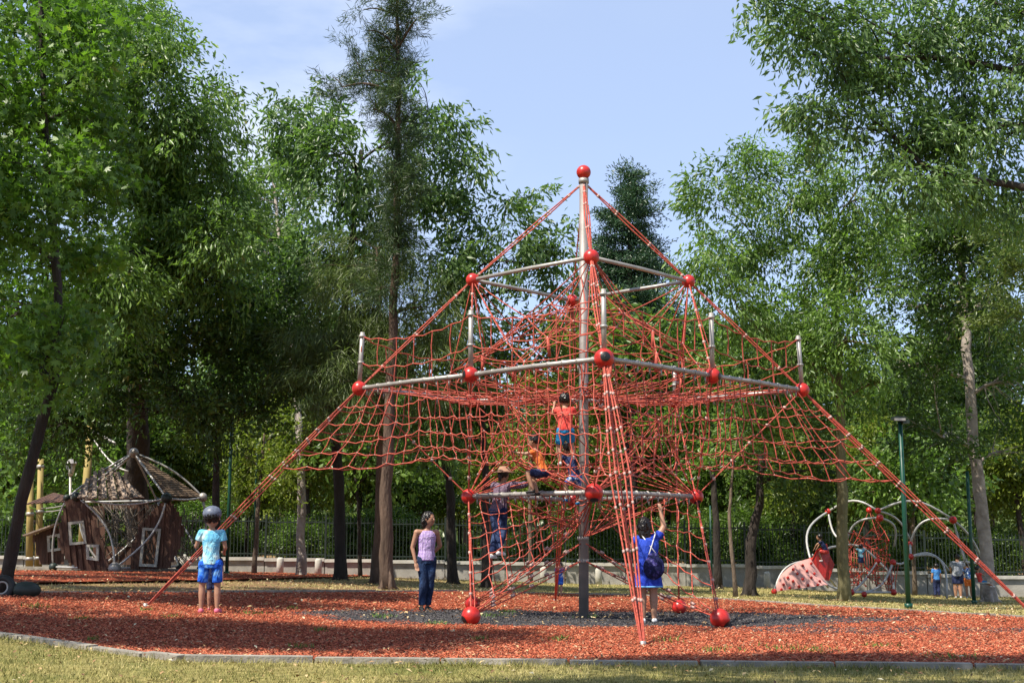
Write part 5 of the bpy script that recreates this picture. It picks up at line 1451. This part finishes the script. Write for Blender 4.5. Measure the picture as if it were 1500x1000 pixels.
    if top:
        c = MB()
        zb = pel-Vector((0, 0, (.02 if not dress else .0)*H))
        loft(c, [(zb, .093*s+t_, .075*s+t_), (pel.lerp(wa, .5), .086*s+t_, .07*s+t_), (wa, .078*s+t_, .062*s+t_), (ch, .094*s+t_, .068*s+t_), (ch.lerp(ne, .55), .088*s+t_, .056*s+t_), (ch.lerp(ne, .85), .05*s+t_, .042*s+t_)])
        if dress: loft(c, [(pel+Vector((0, 0, .02*H)), .095*s+t_, .078*s+t_), (pel-Vector((0, 0, .09*H)), .112*s+t_, .092*s+t_), (pel-Vector((0, 0, .175*H)), .125*s+t_, .10*s+t_)], 16)
        for S_ in 'LR':
            sh, el = J['sh'+S_], J['el'+S_]
            capsule(c, ch.lerp(ne, .5), sh if sleeve else ch.lerp(ne, .5).lerp(sh, .62), .040*s+t_*.4, (.034*s+t_*.4) if sleeve else .034*s)
            if sleeve > 0:
                if sleeve <= 1: c.tube([sh, sh.lerp(el, sleeve)], [.033*s+t_*.6, .033*s+t_*.9], 10); 
                else: capsule(c, sh, el, .036*s+t_, .028*s+t_); c.tube([el, el.lerp(J['wr'+S_], sleeve-1)], [.028*s+t_, .022*s+t_], 10)
        remesh('shirt' if not dress else 'dress', c, vox, top, root)
    if bottom:
        c = MB(); f = .80 if leg == 'shorts' else 1.0
        loft(c, [(pel-Vector((0, 0, .055*H)), .076*s+t_, .066*s+t_), (pel, .091*s+t_, .073*s+t_), (pel.lerp(wa, .55), .078*s+t_, .063*s+t_)])
        for S_ in 'LR':
            hi, kn, an = J['hi'+S_], J['kn'+S_], J['an'+S_]
            if leg == 'shorts': c.sphere(hi, .06*s+t_, 10, 6); c.tube([hi, hi.lerp(kn, f)], [.056*s+t_*.6, .047*s+t_*.9], 12)
            else: capsule(c, hi, kn, .060*s+t_*.6, .038*s+t_*.7); c.tube([kn, kn.lerp(an, .35), kn.lerp(an, .93)], [.038*s+t_*.7, .039*s+t_*.6, .030*s+t_*.6], 12)
        remesh('shorts' if leg == 'shorts' else 'trousers', c, vox, bottom, root)
    if shoes:
        for S_ in 'LR':
            an, ft = J['an'+S_], J['to'+S_]; c = MB()
            capsule(c, an-Vector((0, .014*H, .018*H)), an.lerp(ft, .6)-Vector((0, 0, .004*H)), .027*H, .025*H); capsule(c, an.lerp(ft, .6)-Vector((0, 0, .004*H)), ft-Vector((0, 0, .002*H)), .025*H, .018*H)
            remesh('shoe', c, vox, shoes, root)
    if extra: extra(root, J, H, loc_obj)
    return root
M['lips'] = mat('lips', (.30, .06, .05), .5)
def print_mat(name, c1, c2, scale=9, c3=None, kind='noise', thr=.5):
    m = bpy.data.materials.new(name); m.use_nodes = True
    n, l = nodes_of(m); b = n['Principled BSDF']; b.inputs['Roughness'].default_value = .85; b.inputs['Specular IOR Level'].default_value = .15
    t = n.new('ShaderNodeTexCoord')
    if kind == 'plaid':
        acc = None
        for ax in ('X', 'Z'):
            w = n.new('ShaderNodeTexWave'); w.wave_type = 'BANDS'; w.bands_direction = ax; w.inputs['Scale'].default_value = scale; w.inputs['Distortion'].default_value = .6
            l.new(t.outputs['Object'], w.inputs['Vector'])
            if acc is None: acc = w.outputs['Fac']
            else:
                a = n.new('ShaderNodeMath'); a.operation = 'ADD'; l.new(acc, a.inputs[0]); l.new(w.outputs['Fac'], a.inputs[1])
                h = n.new('ShaderNodeMath'); h.operation = 'MULTIPLY'; h.inputs[1].default_value = .5; l.new(a.outputs[0], h.inputs[0]); acc = h.outputs[0]
        src = acc
    else:
        z = n.new('ShaderNodeTexNoise'); z.inputs['Scale'].default_value = scale; z.inputs['Detail'].default_value = 3; l.new(t.outputs['Object'], z.inputs['Vector']); src = z.outputs['Fac']
    r = n.new('ShaderNodeValToRGB'); e = r.color_ramp.elements
    e[0].position = thr-.06; e[0].color = (*c1, 1); e[1].position = thr+.06; e[1].color = (*c2, 1)
    if c3: q = r.color_ramp.elements.new(min(.98, thr+.2)); q.color = (*c3, 1)
    l.new(src, r.inputs['Fac']); l.new(r.outputs[0], b.inputs['Base Color'])
    zz = n.new('ShaderNodeTexNoise'); zz.inputs['Scale'].default_value = 9; zz.inputs['Detail'].default_value = 3; zz.inputs['Distortion'].default_value = 1.2
    mpp = n.new('ShaderNodeMapping'); mpp.inputs['Scale'].default_value = (1.2, 1.2, .6); l.new(t.outputs['Object'], mpp.inputs['Vector']); l.new(mpp.outputs[0], zz.inputs['Vector'])
    bp = n.new('ShaderNodeBump'); bp.inputs['Strength'].default_value = 1.0; bp.inputs['Distance'].default_value = .05; l.new(zz.outputs['Fac'], bp.inputs['Height']); l.new(bp.outputs[0], b.inputs['Normal'])
    return m
M['tee_blue'] = print_mat('light_blue_tee', (.13, .42, .62), (.30, .60, .72), 7, (.55, .72, .72))
M['shorts_blue'] = print_mat('royal_blue_print', (.012, .07, .42), (.03, .16, .62), 10, (.20, .42, .70))
M['purple'] = print_mat('purple_plaid', (.15, .07, .32), (.38, .25, .52), 14, (.60, .50, .68), 'plaid', .42)
M['jeans'] = print_mat('dark_blue_jeans', (.012, .022, .055), (.022, .045, .11), 5)
M['plaid_red'] = print_mat('red_blue_plaid', (.015, .015, .05), (.15, .04, .06), 18, (.30, .24, .30), 'plaid', .45)
M['jeans2'] = print_mat('faded_jeans', (.012, .02, .06), (.05, .075, .16), 6)
M['orange'] = print_mat('orange_tee', (.62, .13, .03), (.75, .22, .06), 9)
M['navy'] = print_mat('navy_cloth', (.012, .016, .05), (.03, .04, .10), 9)
M['red_tee'] = print_mat('coral_red_tee', (.62, .06, .05), (.70, .10, .08), 9)
M['teal'] = print_mat('teal_blue_shorts', (.01, .13, .30), (.02, .19, .38), 6)
M['patterned'] = print_mat('blue_white_print', (.02, .09, .36), (.50, .60, .72), 22, None, 'noise', .52)
M['royal'] = print_mat('royal_blue_dress', (.012, .03, .30), (.03, .07, .45), 5)
M['grey_tee'] = print_mat('grey_tee', (.22, .24, .28), (.30, .31, .34), 8)
M['blue_tee2'] = print_mat('mid_blue_tee', (.03, .12, .36), (.06, .20, .48), 8)
M['helmet'] = mat('blue_grey_cap', (.13, .15, .21), .45, vary=.4, scale=25)
M['straw'] = mat('brown_hat', (.32, .17, .11), .8, vary=.3)
M['jersey'] = print_mat('blue_white_jersey', (.03, .09, .35), (.50, .58, .75), 14, None, 'noise', .55)

# boy in light blue, seen from behind
g = ground_px(306, 19.0)
def capx(root, J, H, mk):
    m = MB(); hd = J['head']; hr = .066*H*1.35
    m.sphere(hd+Vector((0, -hr*.06, hr*.46)), hr, 16, 10, rad=(hr*1.03, hr*1.13, hr*.86)); c = mk(m, 'cap', M['helmet'])
    m = MB(); m.sphere(hd+Vector((0, hr*1.0, hr*.32)), hr, 12, 5, rad=(hr*.6, hr*.55, hr*.07)); o = mk(m, 'peak', M['helmet']); o.parent = c
boyH = (at(306, 742, 19.0).z-g.z)
person('boy in light blue tee and royal blue shorts seen from behind, dark cap on', g, boyH*.99, 0,
       dict(head=(0, .0, .905), neck=(0, 0, .80), chest=(0, 0, .70), shL=(-.10, 0, .765), shR=(.10, 0, .765), elL=(-.15, .03, .63), wrL=(-.155, .13, .69), elR=(.13, .02, .62), wrR=(.10, .12, .58), waist=(0, 0, .58), pel=(0, 0, .48), hiL=(-.06, 0, .46), hiR=(.06, 0, .46), knL=(-.075, .0, .25), anL=(-.075, -.01, .045), knR=(.07, .015, .25), anR=(.075, 0, .045)),
       top=M['tee_blue'], bottom=M['shorts_blue'], shoes=M['pink'], hair='short', hs=1.3, slim=.86, extra=capx)
# small child hidden behind him
g = ground_px(311, 19.7)
person('small child almost hidden behind the boy in blue, pink shoe showing between his legs', g, .95, math.radians(190),
       dict(head=(0, .0, .88)), top=M['navy'], bottom=M['navy'], shoes=M['pink'], hs=1.4, vox=.016)
# woman in purple
g = ground_px(624, 21.5)
wH = at(624, 750, 21.5).z-g.z
person('woman in a sleeveless purple plaid top and dark jeans, hand behind her back', g, wH, math.radians(198),
       dict(pel=(.0, 0, .53), chest=(-.005, -.005, .745), head=(-.02, .01, .93), elL=(-.155, -.05, .66), wrL=(-.09, -.09, .58), elR=(.145, -.02, .64), wrR=(.12, .02, .49), knL=(-.04, .015, .29), anL=(-.02, -.02, .045), knR=(.035, .03, .29), anR=(.06, .05, .045)),
       top=M['purple'], bottom=M['jeans'], shoes=M['black'], hair='bob', sleeve=0, leg='long', slim=.93, look=math.radians(38), vox=.010)
# woman in blue dress with drawstring bag, reaching up
g = ground_px(950, 18.9); bH = 1.50
def bagx(root, J, H, mk):
    m = MB(); c = J['pel']+Vector((.035*H, -.12*H, .01*H))
    m.sphere(c, 1, 16, 12, rad=(.105*H, .05*H, .115*H)); m.sphere(c+Vector((0, .01*H, .10*H)), 1, 12, 8, rad=(.06*H, .035*H, .04*H)); bo = mk(m, 'drawstring_bag', M['bag'])
    m = MB()
    for sx in (-1, 1): m.tube([c+Vector((sx*.05*H, .01*H, .10*H)), J['shR'].lerp(J['shL'], .5+.3*sx)+Vector((0, -.05*H, .03*H)), J['shR'].lerp(J['shL'], .5+.3*sx)+Vector((0, .01*H, .05*H))], .006*H, 5)
    o = mk(m, 'strap', M['white']); o.parent = bo
    m = MB(); z = J['pel'].z-.172*H
    m.tube([Vector((math.cos(a)*.142*H, math.sin(a)*.118*H, z)) for a in np.linspace(0, 2*math.pi, 25)], .009*H, 5, caps=False); mk(m, 'hem', M['hem'])
M['bag'] = print_mat('dark_bag_print', (.01, .012, .05), (.05, .04, .18), 16, (.45, .5, .6), 'noise', .58)
M['hem'] = mat('light_blue_hem', (.15, .40, .75), .8)
person('woman in royal blue dress, dark drawstring bag on her back, one arm raised', g, bH, math.radians(6),
       dict(elR=(.17, .02, .92), wrR=(.15, .05, 1.06), shR=(.115, 0, .83), elL=(-.13, .05, .72), wrL=(-.10, .12, .86), head=(-.03, .01, .93)),
       top=M['royal'], shoes=M['white'], hair='long', dress=True, sleeve=.35, extra=bagx, slim=1.12, vox=.012)
# toddler beyond the tower
g = ground_px(820, 33)
person('small child in blue and white top, walking beyond the tower', g, at(820, 822, 33).z-g.z, math.radians(170),
       dict(head=(0, 0, .88), anL=(-.04, .06, .045), anR=(.06, -.04, .045)), top=M['jersey'], bottom=M['shorts_blue'], shoes=M['black'], hs=1.35, vox=.014)
# climbers on the net
def on_net(px, py, Y): return at(px, py, Y)
def hatx(root, J, H, mk):
    hd = J['head']; hr = .066*H; m = MB()
    m.tube([hd+Vector((0, 0, hr*.35)), hd+Vector((0, 0, hr*.42)), hd+Vector((0, 0, hr*.55)), hd+Vector((0, 0, hr*1.35)), hd+Vector((0, 0, hr*1.45))], [hr*2.0, hr*1.95, hr*1.2, hr*.85, hr*.3], 16); mk(m, 'hat', M['straw'])
f = on_net(727, 818, 20.0); h = (at(735, 680, 20.0).z-f.z)*.97
person('climber in brown hat, plaid shirt and long jeans, reaching right from the lower net', f, h, math.radians(-35),
       dict(pel=(.0, .03, .53), waist=(.015, .045, .62), chest=(.03, .06, .75), neck=(.04, .065, .83), head=(.045, .08, .92), shL=(-.07, .06, .80), shR=(.135, .06, .80), elR=(.22, .17, .80), wrR=(.27, .29, .85), elL=(-.12, .13, .70), wrL=(-.05, .22, .72),
            hiL=(-.045, .03, .52), hiR=(.05, .03, .52), knL=(-.03, .05, .29), knR=(.04, .07, .31), anL=(-.03, -.04, .045), anR=(.03, .0, .08)),
       top=M['plaid_red'], bottom=M['jeans2'], shoes=M['white'], sleeve=1.5, leg='long', hair='pony', extra=hatx, slim=1.05)
f = on_net(785, 726, 19.0); 
person('child in an orange tee and dark shorts crouching beside the climber in the hat', f, 1.02, math.radians(70),
       dict(pel=(0, -.12, .34), waist=(0, -.09, .43), chest=(0, -.03, .55), neck=(0, .0, .66), head=(0, .03, .79), shL=(-.10, -.02, .63), shR=(.10, -.02, .63), elL=(-.15, .10, .60), wrL=(-.14, .24, .62), elR=(.15, .1, .58), wrR=(.12, .23, .62),
            hiL=(-.05, -.12, .33), hiR=(.06, -.12, .33), knL=(-.08, .10, .33), knR=(.09, .09, .30), anL=(-.07, .02, .08), anR=(.08, .0, .05)),
       top=M['orange'], bottom=M['navy'], shoes=M['black'], hs=1.35)
f = on_net(828, 682, 18.9); h = at(828, 572, 18.9).z-f.z
person('child in a coral red tee and teal shorts climbing high in the net, back turned', f, h*.97, math.radians(5),
       dict(head=(0, .04, .90), neck=(0, 0, .80), chest=(0, -.02, .70), waist=(0, -.03, .59), pel=(0, -.03, .49), shL=(-.10, 0, .77), shR=(.10, 0, .77), elL=(-.16, .08, .72), wrL=(-.13, .14, .84), elR=(.17, .08, .70), wrR=(.16, .16, .78), hiL=(-.05, -.03, .47), hiR=(.055, -.03, .47), knL=(-.08, .05, .26), anL=(-.07, 0, .05), knR=(.09, .04, .29), anR=(.11, -.02, .13)),
       top=M['red_tee'], bottom=M['teal'], shoes=M['white'], hs=1.3, slim=1.12)
f = on_net(838, 738, 19.5)
person('child in navy top and blue-white patterned shorts just under the child in red', f, .98, math.radians(25),
       dict(pel=(.03, -.06, .42), waist=(.01, -.03, .52), chest=(-.02, .02, .64), neck=(-.03, .04, .74), head=(-.04, .06, .86), shL=(-.12, .02, .71), shR=(.07, .02, .71), elL=(-.16, .12, .72), wrL=(-.13, .2, .82), elR=(.12, .13, .68), wrR=(.10, .22, .74), hiL=(-.02, -.06, .40), hiR=(.08, -.06, .40), knL=(-.07, .08, .30), anL=(-.06, .05, .08), knR=(.12, .06, .24), anR=(.10, 0, .03)),
       top=M['navy'], bottom=M['patterned'], shoes=M['teal'], hs=1.3)
# people by the dome and swing
g = ground_px(1373, 42)
person('child in a mid blue top and dark trousers standing before the arched tubes', g, at(1373, 824, 42).z-g.z, math.radians(10), dict(head=(0, 0, .9)), top=M['blue_tee2'], bottom=M['navy'], shoes=M['black'], leg='long', hs=1.15, vox=.018, slim=1.1)
g = ground_px(1404, 42)
person('stocky man in a grey tee and dark shorts pushing the swing', g, at(1402, 811, 42).z-g.z, math.radians(-20),
       dict(chest=(.01, .04, .74), neck=(.01, .05, .83), head=(.02, .07, .92), elR=(.17, .12, .68), wrR=(.19, .24, .70), elL=(-.15, .06, .64), wrL=(-.12, .14, .55), shL=(-.115, .04, .79), shR=(.125, .04, .79)), top=M['grey_tee'], bottom=M['navy'], shoes=M['white'], vox=.018, slim=1.3)
g = ground_px(1420, 42.6)
person('slight person half hidden behind the man in grey', g, 1.2, math.radians(-15), dict(head=(0, 0, .9)), top=M['patterned'], bottom=M['orange'], shoes=M['white'], vox=.018, hs=1.15)
# swing and the child on it
sg = at(1437, 853, 37)
sw = empty('swing', sg, 'swing seat hanging by two ropes behind the guy rope', 'swing')
m = MB(); m.box(sg, (.42, .22, .03)); m.build('seat', M['frame_white'], sw)
for dx in (-.18, .18):
    m = MB(); m.tube([sg+Vector((dx, 0, 0)), sg+Vector((dx-.3, 0, .95))], .012, 6); m.build('rope', M['steel'], sw)
person('child in red and teal riding the swing, legs stretched out', sg-Vector((0, 0, .26)), .84, math.radians(-75),
       dict(pel=(0, 0, .34), waist=(0, -.03, .43), chest=(0, -.08, .55), neck=(0, -.1, .65), head=(0, -.1, .78), shL=(-.1, -.08, .62), shR=(.1, -.08, .62), elL=(-.17, .0, .55), elR=(.17, 0, .55), wrL=(-.18, .03, .66), wrR=(.18, .03, .66), hiL=(-.05, .02, .33), hiR=(.05, .02, .33), knL=(-.06, .22, .31), knR=(.06, .22, .31), anL=(-.06, .4, .20), anR=(.06, .4, .20)),
       top=M['red_tee'], bottom=M['teal'], shoes=M['white'], hs=1.3, vox=.018)
f = at(1206, 824, 38.2)
person('child in navy and red crouching on top of the ladybird dome', f, .98, math.radians(60),
       dict(pel=(0, -.1, .34), waist=(0, -.06, .43), chest=(0, .0, .55), neck=(0, .05, .64), head=(0, .1, .76), shL=(-.1, .02, .62), shR=(.1, .02, .62), elL=(-.14, .14, .55), elR=(.14, .14, .55), wrL=(-.12, .22, .42), wrR=(.12, .22, .42), hiL=(-.05, -.1, .33), hiR=(.05, -.1, .33), knL=(-.08, .12, .34), knR=(.08, .1, .3), anL=(-.07, .02, .08), anR=(.07, 0, .05)),
       top=M['navy'], bottom=M['red_tee'], shoes=M['white'], hs=1.3, vox=.018)
f = at(1262, 838, 38.6)
person('child in a pale blue top climbing inside the red net of the dome', f, .85, math.radians(20), dict(head=(0, 0, .88), wrL=(-.14, .14, .9), elL=(-.16, .08, .78)), top=M['tee_blue'], bottom=M['jeans2'], shoes=M['white'], hs=1.3, vox=.018)
